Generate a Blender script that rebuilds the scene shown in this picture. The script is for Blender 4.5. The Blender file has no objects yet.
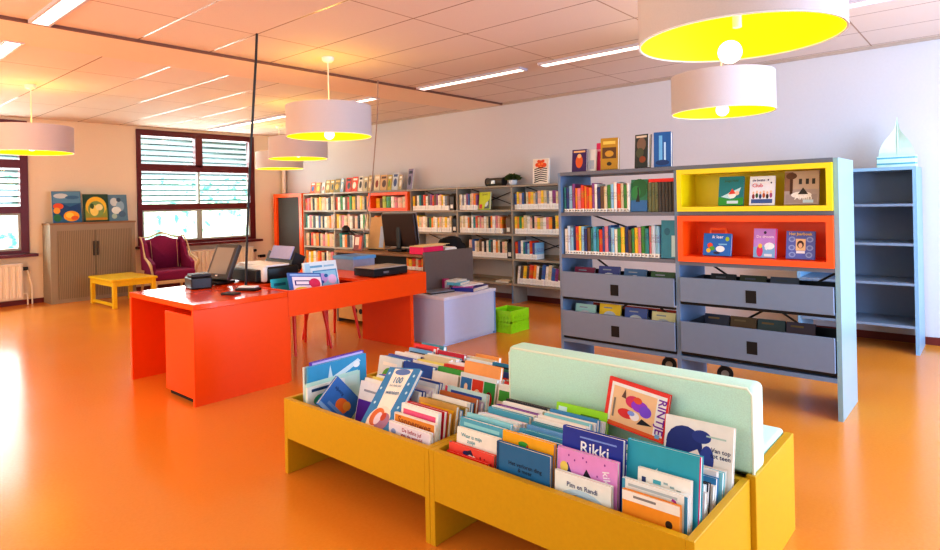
import bpy, bmesh, math, random
from mathutils import Vector, Matrix, Euler
R = math.radians
PI = math.pi
random.seed(11)
sc = bpy.context.scene
COL = sc.collection

# ------------------------------------------------------------------ materials
def lin(h):
    h = h.lstrip('#')
    c = [int(h[i:i+2], 16)/255 for i in (0, 2, 4)]
    return tuple(x/12.92 if x <= .04045 else ((x+.055)/1.055)**2.4 for x in c) + (1.0,)

_mats = {}
def M(name, hexc, rough=.5, metal=0.0, noise=.08, scale=25.0, bump=0.0, spec=.5, emit=0.0, emit_hex=None, detail=3, trans=0.0):
    if name in _mats: return _mats[name]
    m = bpy.data.materials.new(name); m.use_nodes = True
    nt = m.node_tree; b = nt.nodes['Principled BSDF']
    tc = nt.nodes.new('ShaderNodeTexCoord'); nz = nt.nodes.new('ShaderNodeTexNoise')
    nz.inputs['Scale'].default_value = scale; nz.inputs['Detail'].default_value = detail
    nt.links.new(tc.outputs['Object'], nz.inputs['Vector'])
    cr = nt.nodes.new('ShaderNodeMix'); cr.data_type = 'RGBA'
    c = lin(hexc)
    cr.inputs[6].default_value = tuple(x*(1-noise) for x in c[:3])+(1,)
    cr.inputs[7].default_value = tuple(min(1, x*(1+noise)) for x in c[:3])+(1,)
    nt.links.new(nz.outputs['Fac'], cr.inputs[0])
    nt.links.new(cr.outputs[2], b.inputs['Base Color'])
    b.inputs['Roughness'].default_value = rough; b.inputs['Metallic'].default_value = metal
    b.inputs['Specular IOR Level'].default_value = spec
    if trans: b.inputs['Transmission Weight'].default_value = trans
    if bump:
        bp = nt.nodes.new('ShaderNodeBump'); bp.inputs['Strength'].default_value = bump; bp.inputs['Distance'].default_value = .01
        nt.links.new(nz.outputs['Fac'], bp.inputs['Height']); nt.links.new(bp.outputs['Normal'], b.inputs['Normal'])
    if emit:
        b.inputs['Emission Color'].default_value = lin(emit_hex or hexc); b.inputs['Emission Strength'].default_value = emit
    _mats[name] = m
    return m

def ink(h):
    return M('ink_'+h.lstrip('#'), h, rough=.42, noise=.10, scale=18, spec=.4)

def node(nt, t, **k):
    n = nt.nodes.new(t)
    for a, v in k.items(): setattr(n, a, v)
    return n

def floor_mat():
    m = bpy.data.materials.new('orange_linoleum'); m.use_nodes = True; nt = m.node_tree; b = nt.nodes['Principled BSDF']
    tc = node(nt, 'ShaderNodeTexCoord')
    n1 = node(nt, 'ShaderNodeTexNoise'); n1.inputs['Scale'].default_value = 60; n1.inputs['Detail'].default_value = 6
    n2 = node(nt, 'ShaderNodeTexNoise'); n2.inputs['Scale'].default_value = .9; n2.inputs['Detail'].default_value = 4
    for n in (n1, n2): nt.links.new(tc.outputs['Object'], n.inputs['Vector'])
    a = node(nt, 'ShaderNodeMix', data_type='RGBA'); a.inputs[6].default_value = lin('#DB8120'); a.inputs[7].default_value = lin('#E99A3C')
    nt.links.new(n1.outputs['Fac'], a.inputs[0])
    c = node(nt, 'ShaderNodeMix', data_type='RGBA'); c.inputs[7].default_value = lin('#E2913A'); c.inputs[0].default_value = .3
    mr = node(nt, 'ShaderNodeMapRange'); mr.inputs[1].default_value = .35; mr.inputs[2].default_value = .65; mr.inputs[3].default_value = 0; mr.inputs[4].default_value = .6
    nt.links.new(n2.outputs['Fac'], mr.inputs[0]); nt.links.new(mr.outputs[0], c.inputs[0])
    nt.links.new(a.outputs[2], c.inputs[6]); nt.links.new(c.outputs[2], b.inputs['Base Color'])
    r = node(nt, 'ShaderNodeMapRange'); r.inputs[3].default_value = .13; r.inputs[4].default_value = .27
    nt.links.new(n2.outputs['Fac'], r.inputs[0]); nt.links.new(r.outputs[0], b.inputs['Roughness'])
    b.inputs['Specular IOR Level'].default_value = .55
    bp = node(nt, 'ShaderNodeBump'); bp.inputs['Strength'].default_value = .03; bp.inputs['Distance'].default_value = .004
    nt.links.new(n1.outputs['Fac'], bp.inputs['Height']); nt.links.new(bp.outputs['Normal'], b.inputs['Normal'])
    return m

def ceil_mat():
    m = bpy.data.materials.new('ceiling_tile'); m.use_nodes = True; nt = m.node_tree; b = nt.nodes['Principled BSDF']
    tc = node(nt, 'ShaderNodeTexCoord'); sx = node(nt, 'ShaderNodeSeparateXYZ'); nt.links.new(tc.outputs['Object'], sx.inputs[0])
    def lines(sock, off, per, w):
        s = node(nt, 'ShaderNodeMath', operation='SUBTRACT'); s.inputs[1].default_value = off; nt.links.new(sock, s.inputs[0])
        d = node(nt, 'ShaderNodeMath', operation='DIVIDE'); d.inputs[1].default_value = per; nt.links.new(s.outputs[0], d.inputs[0])
        f = node(nt, 'ShaderNodeMath', operation='FRACT'); nt.links.new(d.outputs[0], f.inputs[0])
        l = node(nt, 'ShaderNodeMath', operation='LESS_THAN'); l.inputs[1].default_value = w/per; nt.links.new(f.outputs[0], l.inputs[0])
        return l.outputs[0]
    lx = lines(sx.outputs[0], 2.185-.655*8, .655, .014); ly = lines(sx.outputs[1], 4.94-1.32*8, 1.32, .014)
    mx = node(nt, 'ShaderNodeMath', operation='MAXIMUM'); nt.links.new(lx, mx.inputs[0]); nt.links.new(ly, mx.inputs[1])
    nz = node(nt, 'ShaderNodeTexNoise'); nz.inputs['Scale'].default_value = 90; nt.links.new(tc.outputs['Object'], nz.inputs['Vector'])
    base = node(nt, 'ShaderNodeMix', data_type='RGBA'); base.inputs[6].default_value = lin('#DCCCBF'); base.inputs[7].default_value = lin('#E4D5C9')
    nt.links.new(nz.outputs['Fac'], base.inputs[0])
    c = node(nt, 'ShaderNodeMix', data_type='RGBA'); c.inputs[7].default_value = lin('#A98B74')
    rg = node(nt, 'ShaderNodeMapRange'); rg.inputs[3].default_value = .8; rg.inputs[4].default_value = .22; nt.links.new(lx, rg.inputs[0]); nt.links.new(rg.outputs[0], b.inputs['Roughness'])
    nt.links.new(mx.outputs[0], c.inputs[0]); nt.links.new(base.outputs[2], c.inputs[6]); nt.links.new(c.outputs[2], b.inputs['Base Color'])
    return m

def spine_mat(name, label_h, marks):
    """book spines: the object's own colour, a paper label at the foot and a faint title band"""
    m = bpy.data.materials.new(name); m.use_nodes = True; nt = m.node_tree; b = nt.nodes['Principled BSDF']
    tc = node(nt, 'ShaderNodeTexCoord'); sx = node(nt, 'ShaderNodeSeparateXYZ'); nt.links.new(tc.outputs['Generated'], sx.inputs[0])
    oi = node(nt, 'ShaderNodeObjectInfo')
    nz = node(nt, 'ShaderNodeTexNoise'); nz.inputs['Scale'].default_value = 140; nt.links.new(tc.outputs['Object'], nz.inputs['Vector'])
    gt = node(nt, 'ShaderNodeMath', operation='GREATER_THAN'); gt.inputs[1].default_value = .5; nt.links.new(nz.outputs['Fac'], gt.inputs[0])
    # band between two heights that vary from book to book
    lo = node(nt, 'ShaderNodeMapRange'); lo.inputs[3].default_value = .34; lo.inputs[4].default_value = .6; nt.links.new(oi.outputs['Random'], lo.inputs[0])
    a = node(nt, 'ShaderNodeMath', operation='SUBTRACT'); nt.links.new(sx.outputs[2], a.inputs[0]); nt.links.new(lo.outputs[0], a.inputs[1])
    cmpn = node(nt, 'ShaderNodeMath', operation='COMPARE'); cmpn.inputs[1].default_value = .16; cmpn.inputs[2].default_value = .13; nt.links.new(a.outputs[0], cmpn.inputs[0])
    ttl = node(nt, 'ShaderNodeMath', operation='MULTIPLY'); nt.links.new(cmpn.outputs[0], ttl.inputs[0]); nt.links.new(gt.outputs[0], ttl.inputs[1])
    amt = node(nt, 'ShaderNodeMath', operation='MULTIPLY'); amt.inputs[1].default_value = .75; nt.links.new(ttl.outputs[0], amt.inputs[0])
    hsv = node(nt, 'ShaderNodeHueSaturation'); hsv.inputs['Hue'].default_value = .62; hsv.inputs['Value'].default_value = .55; nt.links.new(oi.outputs['Color'], hsv.inputs['Color'])
    c1 = node(nt, 'ShaderNodeMix', data_type='RGBA'); nt.links.new(amt.outputs[0], c1.inputs[0]); nt.links.new(oi.outputs['Color'], c1.inputs[6]); nt.links.new(hsv.outputs['Color'], c1.inputs[7])
    out = c1.outputs[2]
    if label_h:
        lt = node(nt, 'ShaderNodeMath', operation='LESS_THAN'); lt.inputs[1].default_value = label_h; nt.links.new(sx.outputs[2], lt.inputs[0])
        lab = node(nt, 'ShaderNodeMix', data_type='RGBA'); lab.inputs[6].default_value = lin('#F4F1EA'); lab.inputs[7].default_value = lin('#3A3A44')
        lz = node(nt, 'ShaderNodeMath', operation='COMPARE'); lz.inputs[1].default_value = label_h*.5; lz.inputs[2].default_value = label_h*.22; nt.links.new(sx.outputs[2], lz.inputs[0])
        n3 = node(nt, 'ShaderNodeTexNoise'); n3.inputs['Scale'].default_value = 60; nt.links.new(tc.outputs['Object'], n3.inputs['Vector'])
        g3 = node(nt, 'ShaderNodeMath', operation='GREATER_THAN'); g3.inputs[1].default_value = .5; nt.links.new(n3.outputs['Fac'], g3.inputs[0])
        mk = node(nt, 'ShaderNodeMath', operation='MULTIPLY'); nt.links.new(lz.outputs[0], mk.inputs[0]); nt.links.new(g3.outputs[0], mk.inputs[1])
        mk2 = node(nt, 'ShaderNodeMath', operation='MULTIPLY'); mk2.inputs[1].default_value = marks; nt.links.new(mk.outputs[0], mk2.inputs[0])
        nt.links.new(mk2.outputs[0], lab.inputs[0])
        c2 = node(nt, 'ShaderNodeMix', data_type='RGBA'); nt.links.new(lt.outputs[0], c2.inputs[0]); nt.links.new(out, c2.inputs[6]); nt.links.new(lab.outputs[2], c2.inputs[7])
        out = c2.outputs[2]
    nt.links.new(out, b.inputs['Base Color']); b.inputs['Roughness'].default_value = .45
    return m

def pages_mat():
    m = bpy.data.materials.new('book_pages'); m.use_nodes = True; nt = m.node_tree; b = nt.nodes['Principled BSDF']
    tc = node(nt, 'ShaderNodeTexCoord'); w = node(nt, 'ShaderNodeTexWave', bands_direction='Y'); w.inputs['Scale'].default_value = 160
    nt.links.new(tc.outputs['Object'], w.inputs['Vector'])
    c = node(nt, 'ShaderNodeMix', data_type='RGBA'); c.inputs[6].default_value = lin('#DAD2C0'); c.inputs[7].default_value = lin('#F7F3E8')
    nt.links.new(w.outputs['Fac'], c.inputs[0]); nt.links.new(c.outputs[2], b.inputs['Base Color']); b.inputs['Roughness'].default_value = .8
    return m

def ribbed_mat(name, hexa, hexb, scale, axis='X', rough=.5):
    m = bpy.data.materials.new(name); m.use_nodes = True; nt = m.node_tree; b = nt.nodes['Principled BSDF']
    tc = node(nt, 'ShaderNodeTexCoord'); w = node(nt, 'ShaderNodeTexWave', bands_direction=axis); w.inputs['Scale'].default_value = scale
    nt.links.new(tc.outputs['Object'], w.inputs['Vector'])
    c = node(nt, 'ShaderNodeMix', data_type='RGBA'); c.inputs[6].default_value = lin(hexa); c.inputs[7].default_value = lin(hexb)
    nt.links.new(w.outputs['Fac'], c.inputs[0]); nt.links.new(c.outputs[2], b.inputs['Base Color']); b.inputs['Roughness'].default_value = rough
    bp = node(nt, 'ShaderNodeBump'); bp.inputs['Strength'].default_value = .4; bp.inputs['Distance'].default_value = .006
    nt.links.new(w.outputs['Fac'], bp.inputs['Height']); nt.links.new(bp.outputs['Normal'], b.inputs['Normal'])
    return m

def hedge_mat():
    m = bpy.data.materials.new('overexposed_hedge'); m.use_nodes = True; nt = m.node_tree; b = nt.nodes['Principled BSDF']
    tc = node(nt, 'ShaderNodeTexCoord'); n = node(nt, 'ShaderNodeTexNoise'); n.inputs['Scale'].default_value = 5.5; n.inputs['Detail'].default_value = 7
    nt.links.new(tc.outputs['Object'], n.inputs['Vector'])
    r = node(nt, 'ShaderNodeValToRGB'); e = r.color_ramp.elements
    e[0].position = .36; e[0].color = lin('#3F8F86'); e[1].position = .56; e[1].color = lin('#F4FBF4')  # near-white tones put the overexposure into the leaf colour
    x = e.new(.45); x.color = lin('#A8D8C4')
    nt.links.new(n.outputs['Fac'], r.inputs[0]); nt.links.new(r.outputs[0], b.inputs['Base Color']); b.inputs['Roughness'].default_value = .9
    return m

def glass_mat():
    m = bpy.data.materials.new('window_glass'); m.use_nodes = True; nt = m.node_tree; nt.nodes.remove(nt.nodes['Principled BSDF'])
    o = nt.nodes['Material Output']; t = node(nt, 'ShaderNodeBsdfTransparent'); t.inputs[0].default_value = (.95, .98, .98, 1)
    g = node(nt, 'ShaderNodeBsdfGlossy'); g.inputs['Roughness'].default_value = .02
    x = node(nt, 'ShaderNodeMixShader'); x.inputs[0].default_value = .05
    nt.links.new(t.outputs[0], x.inputs[1]); nt.links.new(g.outputs[0], x.inputs[2]); nt.links.new(x.outputs[0], o.inputs[0])
    return m

MF = floor_mat(); MC = ceil_mat(); MPG = pages_mat(); MGL = glass_mat()
MSP_BIG = spine_mat('spine_big_label', .31, .18); MSP_SM = spine_mat('spine_small_label', .13, .9); MSP = spine_mat('spine_plain', 0, 0)
W_BEIGE = M('beige_wall_paint', '#E9D9BF', rough=.85, noise=.03, scale=40, bump=.05)
W_WHITE = M('white_wall_paint', '#CFCDCF', rough=.85, noise=.03, scale=40, bump=.05)
WINRED = M('dark_red_window_paint', '#5E1518', rough=.4)
WINGREY = M('grey_window_paint', '#A9AFA8', rough=.5)
SLAT = M('dark_teal_slat', '#3E6D74', rough=.5)
RED = M('red_orange_laminate', '#F0520A', rough=.3, noise=.03, spec=.35)
REDTOP = M('red_orange_glossy_top', '#F0520A', rough=.13, noise=.03, spec=.6)
DRED = M('red_stool_paint', '#E0310E', rough=.35)
MUST = M('mustard_laminate', '#CCA010', rough=.42, noise=.06, scale=60)
YEL = M('yellow_laminate', '#F2DA08', rough=.4, noise=.03)
OBOX = M('orange_laminate', '#FA5A08', rough=.4, noise=.03)
LTAB = M('lemon_yellow_laminate', '#E2BC14', rough=.3)
MINT = M('mint_upholstery', '#C2EBD8', rough=.85, noise=.16, scale=220, bump=.1)
MINTP = M('mint_piping', '#E4EFD9', rough=.8, noise=.05)
STEEL = M('blue_grey_steel', '#6A86A6', rough=.38, noise=.04)
STEELD = M('blue_grey_drawer', '#73869F', rough=.45, noise=.04)
STEELS = M('slate_steel', '#666E7C', rough=.45, noise=.05)
GREIGE = M('greige_steel', '#9A907F', rough=.5, noise=.05)
GREIGEL = M('pale_steel', '#B9B2A6', rough=.5, noise=.05)
BLACK = M('black_plastic', '#131315', rough=.4, noise=.2)
BLACKM = M('matte_black', '#0B0B0C', rough=.75, noise=.2)
CHAR = M('charcoal_plastic', '#2A2A2C', rough=.5)
WHITE = M('white_plastic', '#EDEDEA', rough=.4, noise=.03)
CREAM = M('cream_enamel', '#F1E6D2', rough=.4, noise=.03)
CHROME = M('brushed_metal', '#B8B8BA', rough=.3, metal=1.0)
SCREEN = M('grey_screen', '#8F8B84', rough=.25, noise=.05, scale=6)
DSCREEN = M('dark_red_brown_panel', '#1F0F0D', rough=.3, noise=.2, scale=5)
LILAC = M('lilac_grey_laminate', '#C6D4F4', rough=.45, noise=.03)
TAUPE = M('taupe_laminate', '#6E625C', rough=.5, noise=.08)
WOODT = M('brown_wood_edge', '#8C6A48', rough=.5, noise=.2, scale=12)
SHADE = M('white_lampshade_cloth', '#CDC3C0', rough=.9, noise=.06, scale=160, bump=.06)
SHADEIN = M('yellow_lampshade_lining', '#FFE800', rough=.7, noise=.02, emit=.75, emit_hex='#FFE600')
BULB = M('frosted_bulb', '#FFF3D8', rough=.3, emit=2.2, emit_hex='#FFF4DC')
TUBE = M('light_diffuser', '#FFFDF4', rough=.4, emit=5.0, emit_hex='#FFE6C8')
LIME = M('lime_plastic', '#A4F01C', rough=.4)
PURP = M('magenta_velvet', '#7D0A4E', rough=.8, noise=.22, scale=40, bump=.1)
GILT = M('pale_gilded_wood', '#CBB28A', rough=.5, noise=.2, scale=30)
TAMB = ribbed_mat('tambour_slat', '#75684F', '#9C8E76', 12, 'X')
CABG = M('taupe_steel', '#978B76', rough=.5, noise=.05)
BROWN = M('dark_brown_board', '#3A322A', rough=.7, noise=.1)
BROWND = M('dark_baseboard', '#6B1F14', rough=.5)

# ------------------------------------------------------------------ mesh helpers
class MB:
    def __init__(self):
        self.v = []; self.f = []; self.m = []; self.s = []
    def add(self, vs, fs, mi=0, smooth=False):
        o = len(self.v); self.v += [tuple(p) for p in vs]
        for f in fs:
            self.f.append([i+o for i in f]); self.m.append(mi); self.s.append(smooth)
        return self
    def box(self, x0, x1, y0, y1, z0, z1, mi=0, bev=0.0, seg=2, rot=None, ctr=None):
        if bev:
            bm = bmesh.new(); bmesh.ops.create_cube(bm, size=1)
            for v in bm.verts: v.co = Vector(((x0+x1)/2+v.co.x*(x1-x0), (y0+y1)/2+v.co.y*(y1-y0), (z0+z1)/2+v.co.z*(z1-z0)))
            bmesh.ops.bevel(bm, geom=list(bm.edges), offset=bev, segments=seg, profile=.5, affect='EDGES')
            bm.verts.index_update()
            vs = [v.co.copy() for v in bm.verts]; fs = [[v.index for v in f.verts] for f in bm.faces]; bm.free()
        else:
            vs = [Vector((x, y, z)) for x in (x0, x1) for y in (y0, y1) for z in (z0, z1)]
            fs = [(0, 1, 3, 2), (4, 6, 7, 5), (0, 4, 5, 1), (2, 3, 7, 6), (0, 2, 6, 4), (1, 5, 7, 3)]
        if rot is not None:
            c = Vector(ctr) if ctr is not None else Vector(((x0+x1)/2, (y0+y1)/2, (z0+z1)/2))
            vs = [c + rot @ (v-c) for v in vs]
        return self.add(vs, fs, mi, bool(bev) and seg > 2)
    def cyl(self, p0, p1, r0, r1=None, n=12, mi=0, caps=True, smooth=True):
        r1 = r0 if r1 is None else r1
        p0, p1 = Vector(p0), Vector(p1); d = (p1-p0).normalized()
        a = d.orthogonal().normalized(); b = d.cross(a)
        vs = []
        for p, r in ((p0, r0), (p1, r1)):
            for i in range(n):
                t = 2*PI*i/n; vs.append(p + (a*math.cos(t)+b*math.sin(t))*r)
        self.add(vs, [(i, (i+1) % n, n+(i+1) % n, n+i) for i in range(n)], mi, smooth)
        if caps:
            self.add(vs[:n], [list(range(n))[::-1]], mi); self.add(vs[n:], [list(range(n))], mi)
        return self
    def tube(self, pts, r, n=8, mi=0):
        pts = [Vector(p) for p in pts]; rs = r if isinstance(r, (list, tuple)) else [r]*len(pts)
        vs = []; a = None
        for i, p in enumerate(pts):
            d = (pts[min(i+1, len(pts)-1)]-pts[max(i-1, 0)]).normalized()
            a = d.orthogonal().normalized() if a is None else (a-d*a.dot(d)).normalized()
            b = d.cross(a)
            for k in range(n):
                t = 2*PI*k/n; vs.append(p+(a*math.cos(t)+b*math.sin(t))*rs[i])
        fs = [(i*n+k, i*n+(k+1) % n, (i+1)*n+(k+1) % n, (i+1)*n+k) for i in range(len(pts)-1) for k in range(n)]
        self.add(vs, fs, mi, True)
        m = len(pts)-1
        self.add(vs[:n], [list(range(n))[::-1]], mi); self.add(vs[m*n:], [list(range(n))], mi)
        return self
    def lathe(self, prof, c=(0, 0, 0), n=32, mi=0, smooth=True):
        c = Vector(c); vs = []
        for r, z in prof:
            for k in range(n):
                t = 2*PI*k/n; vs.append(c+Vector((r*math.cos(t), r*math.sin(t), z)))
        fs = [(i*n+k, i*n+(k+1) % n, (i+1)*n+(k+1) % n, (i+1)*n+k) for i in range(len(prof)-1) for k in range(n)]
        return self.add(vs, fs, mi, smooth)
    def ball(self, c, rx, ry=None, rz=None, mi=0, n=16, k=10):
        ry = ry or rx; rz = rz or rx; c = Vector(c); vs = [c+Vector((0, 0, -rz))]
        for i in range(1, k):
            p = -PI/2+PI*i/k
            for j in range(n):
                t = 2*PI*j/n; vs.append(c+Vector((rx*math.cos(p)*math.cos(t), ry*math.cos(p)*math.sin(t), rz*math.sin(p))))
        vs.append(c+Vector((0, 0, rz))); e = len(vs)-1
        fs = [(0, 1+(j+1) % n, 1+j) for j in range(n)]
        for i in range(k-2):
            for j in range(n): fs.append((1+i*n+j, 1+i*n+(j+1) % n, 1+(i+1)*n+(j+1) % n, 1+(i+1)*n+j))
        fs += [(e, 1+(k-2)*n+j, 1+(k-2)*n+(j+1) % n) for j in range(n)]
        return self.add(vs, fs, mi, True)
    def prism(self, pts, off, mi=0, smooth=False):
        """extrude a planar 3D outline by the vector off"""
        pts = [Vector(p) for p in pts]; off = Vector(off); n = len(pts)
        vs = pts+[p+off for p in pts]
        self.add(vs, [list(range(n))[::-1], list(range(n, 2*n))], mi)
        return self.add(vs, [(i, (i+1) % n, n+(i+1) % n, n+i) for i in range(n)], mi, smooth)

def link_mesh(name, mb, mats, parent=None, local=False, label=None):
    me = bpy.data.meshes.new(name)
    off = Vector((0, 0, 0))
    if parent is not None and not local: off = Vector(parent.location)
    if parent is not None and not local and parent.parent is not None: off += Vector(parent.parent.location)
    me.from_pydata([Vector(v)-off for v in mb.v], [], mb.f)
    for mt in (mats if isinstance(mats, (list, tuple)) else [mats]): me.materials.append(mt)
    me.polygons.foreach_set('material_index', mb.m); me.polygons.foreach_set('use_smooth', mb.s)
    bm = bmesh.new(); bm.from_mesh(me); bmesh.ops.recalc_face_normals(bm, faces=bm.faces); bm.to_mesh(me); bm.free()
    o = bpy.data.objects.new(name, me); COL.objects.link(o)
    if parent is not None: o.parent = parent
    if label: o['label'] = label
    return o
def tag(o, label, cat, group=None, kind=None):
    if label: o['label'] = label
    if cat: o['category'] = cat
    if group: o['group'] = group
    if kind: o['kind'] = kind
    return o
def thing(name, label, cat, loc=(0, 0, 0), rot=(0, 0, 0), group=None):
    o = bpy.data.objects.new(name, None); COL.objects.link(o); o.empty_display_size = .05
    o.location = loc; o.rotation_euler = rot
    return tag(o, label, cat, group)
def part(root, name, mb, mats, label=None, local=False): return link_mesh(name, mb, mats, root, local, label)
def solo(name, mb, mats, label, cat, loc=(0, 0, 0), group=None):
    """a thing that is a single mesh, given in world coordinates, with its origin at loc"""
    mb.v = [tuple(Vector(p)-Vector(loc)) for p in mb.v]
    o = link_mesh(name, mb, mats); o.location = loc
    return tag(o, label, cat, group)
def struct(name, mb, mats):
    o = link_mesh(name, mb, mats); o['kind'] = 'structure'; return o

_txt = {}
def text_geo(body, shear=0.0):
    if body in _txt: return _txt[body]
    c = bpy.data.curves.new('lettering', 'FONT'); c.body = body; c.align_x = 'CENTER'; c.align_y = 'CENTER'; c.resolution_u = 2; c.space_line = .9; c.offset = .012
    o = bpy.data.objects.new('lettering', c); COL.objects.link(o)
    dg = bpy.context.evaluated_depsgraph_get(); me = bpy.data.meshes.new_from_object(o.evaluated_get(dg))
    vs = [v.co.copy() for v in me.vertices]; fs = [list(p.vertices) for p in me.polygons]
    bpy.data.objects.remove(o); bpy.data.curves.remove(c); bpy.data.meshes.remove(me)
    x0 = min(v.x for v in vs); x1 = max(v.x for v in vs); y0 = min(v.y for v in vs); y1 = max(v.y for v in vs)
    vs = [Vector((v.x-(x0+x1)/2, v.y-(y0+y1)/2, 0)) for v in vs]
    _txt[body] = (vs, fs, x1-x0, y1-y0)
    return _txt[body]

# ------------------------------------------------------------------ books
class Art:
    """flat artwork laid on a front cover (cover plane y=0, facing -y), coordinates 0..1 across the cover"""
    def __init__(s, w, h):
        s.w, s.h = w, h; s.mb = MB(); s.mats = []; s.k = 0; s.titles = []
    def mi(s, hexc):
        m = ink(hexc)
        if m not in s.mats: s.mats.append(m)
        return s.mats.index(m)
    def y(s): s.k += 1; return -.0003-.00012*s.k
    def P(s, x, z): return ((x-.5)*s.w, z*s.h)
    def poly(s, pts, col):
        y = s.y(); q = [s.P(*p) for p in pts]
        s.mb.add([(x, y, z) for x, z in q], [list(range(len(q)))], s.mi(col)); return s
    def rect(s, x0, x1, z0, z1, col): return s.poly([(x0, z0), (x1, z0), (x1, z1), (x0, z1)], col)
    def ell(s, cx, cz, rx, rz, col, n=18, rot=0):
        pts = []
        for i in range(n):
            t = 2*PI*i/n; a, b = rx*math.cos(t), rz*math.sin(t)
            pts.append((cx+a*math.cos(rot)-b*math.sin(rot), cz+a*math.sin(rot)+b*math.cos(rot)))
        return s.poly(pts, col)
    def text(s, body, cx, cz, wid, col, rot=0, hmax=None):
        s.titles.append((body, cx, cz, wid, col, rot, hmax)); return s

def pbook(label, w, h, t, loc, lean=0, rz=-90, col='#3060A0', art=None, tilt=0, group=None, name='picture_book', cat='book', spine=None, pages=True):
    loc = (loc[0], loc[1], loc[2]+t*math.sin(R(lean))+.0015)
    root = thing(name, label, cat, loc, (R(-lean), R(tilt), R(rz)), group)
    A = Art(w, h)
    c0 = A.mi(col); c1 = A.mi(spine) if spine else c0
    b = .0022; mb = A.mb; x0, x1 = -w/2, w/2
    mb.box(x0, x1, 0, b, 0, h, c0); mb.box(x0, x1, t-b, t, 0, h, c0)
    # rounded spine on the reader's left
    pr = [(x0, b), (x0-.002, t*.25), (x0-.003, t*.5), (x0-.002, t*.75), (x0, t-b), (x0+.003, t-b), (x0+.003, b)]
    mb.prism([(x, y, 0) for x, y in pr], (0, 0, h), c1)
    if art: art(A)
    part(root, 'cover', mb, A.mats, local=True)
    if pages:
        pb = MB().box(x0+.003, x1-.004, b, t-b, .004, h-.004)
        part(root, 'page_block', pb, MPG, local=True)
    for body, cx, cz, wid, colr, rot, hmax in A.titles:
        vs, fs, tw, th = text_geo(body)
        k = wid*w/tw
        if hmax: k = min(k, hmax*h/th)
        px, pz = A.P(cx, cz); y = -.0003-.00012*(A.k+3)
        ca, sa = math.cos(R(rot)), math.sin(R(rot))
        tb = MB().add([(px+(v.x*ca-v.y*sa)*k, y, pz+(v.x*sa+v.y*ca)*k) for v in vs], fs)
        part(root, 'cover_lettering', tb, ink(colr), local=True)
    return root

def sbook(label, y, t, h, d, z, xf, col, mat, group, lean=0, rx=0):
    """a shelved book, spine towards -X, centred on y"""
    mb = MB(); x = [(0, -t/2), (-.004, -t*.3), (-.006, 0), (-.004, t*.3), (0, t/2), (d, t/2), (d, -t/2)]
    n = len(x); vs = [(a, b, 0) for a, b in x]+[(a, b, h) for a, b in x]
    mb.add(vs, [(i, (i+1) % n, n+(i+1) % n, n+i) for i in range(n)], 0)
    mb.add([(a, b, 0) for a, b in x], [list(range(n))[::-1]], 0)
    # page edges seen from above, set a little below the boards
    mb.add([(.0, -t/2, h), (d, -t/2, h), (d, -t/2+.003, h), (0, -t/2+.003, h), (0, t/2-.003, h), (d, t/2-.003, h), (d, t/2, h), (0, t/2, h)], [(0, 1, 2, 3), (4, 5, 6, 7)], 0)
    mb.add([(-.005, -t/2+.003, h-.004), (d-.003, -t/2+.003, h-.004), (d-.003, t/2-.003, h-.004), (-.005, t/2-.003, h-.004)], [(0, 1, 2, 3)], 1)
    o = link_mesh('book', mb, [mat, MPG]); o.location = (xf, y, z); o.rotation_euler = (R(lean), 0, 0)
    o.color = lin(col)
    return tag(o, label, 'book', group)

ORD = ['first', 'second', 'third', 'fourth', 'fifth', 'sixth', 'seventh', 'eighth', 'ninth', 'tenth', 'eleventh', 'twelfth', 'thirteenth', 'fourteenth', 'fifteenth', 'sixteenth', 'seventeenth', 'eighteenth', 'nineteenth', 'twentieth', 'twenty-first', 'twenty-second', 'twenty-third', 'twenty-fourth', 'twenty-fifth', 'twenty-sixth', 'twenty-seventh', 'twenty-eighth', 'twenty-ninth', 'thirtieth', 'thirty-first', 'thirty-second', 'thirty-third', 'thirty-fourth', 'thirty-fifth', 'thirty-sixth']
NAMES = {'#D8401C': 'red', '#F0872A': 'orange', '#F2C22E': 'yellow', '#F3EDE0': 'white', '#D9C7A0': 'cream', '#6B4A2E': 'brown', '#2E5F9E': 'blue', '#2C8A86': 'teal', '#3E8F3A': 'green', '#B9C94A': 'lime', '#D87F8C': 'pink', '#8A3F7E': 'purple', '#26262A': 'black', '#7E8A96': 'grey', '#8FC3DC': 'pale blue', '#20356E': 'navy', '#A12430': 'dark red', '#5B4A44': 'dark brown', '#4FA6C0': 'turquoise', '#E9B7A0': 'salmon', '#3B4F9C': 'indigo', '#C9D9E6': 'pale grey'}
HEX = {v: k for k, v in NAMES.items()}
WARM = ['red', 'orange', 'yellow', 'white', 'cream', 'brown', 'white', 'salmon', 'orange', 'cream', 'pink', 'white', 'black', 'cream', 'green', 'cream', 'yellow', 'salmon']
MIX = ['white', 'red', 'cream', 'black', 'teal', 'orange', 'brown', 'yellow', 'pink', 'white', 'cream', 'salmon', 'grey', 'white', 'purple', 'salmon', 'dark brown', 'white', 'cream', 'blue']
COOL = ['pale blue', 'blue', 'turquoise', 'white', 'teal', 'navy', 'orange', 'red', 'white', 'pale grey', 'yellow', 'green', 'pale blue', 'indigo', 'pink', 'brown']
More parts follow.
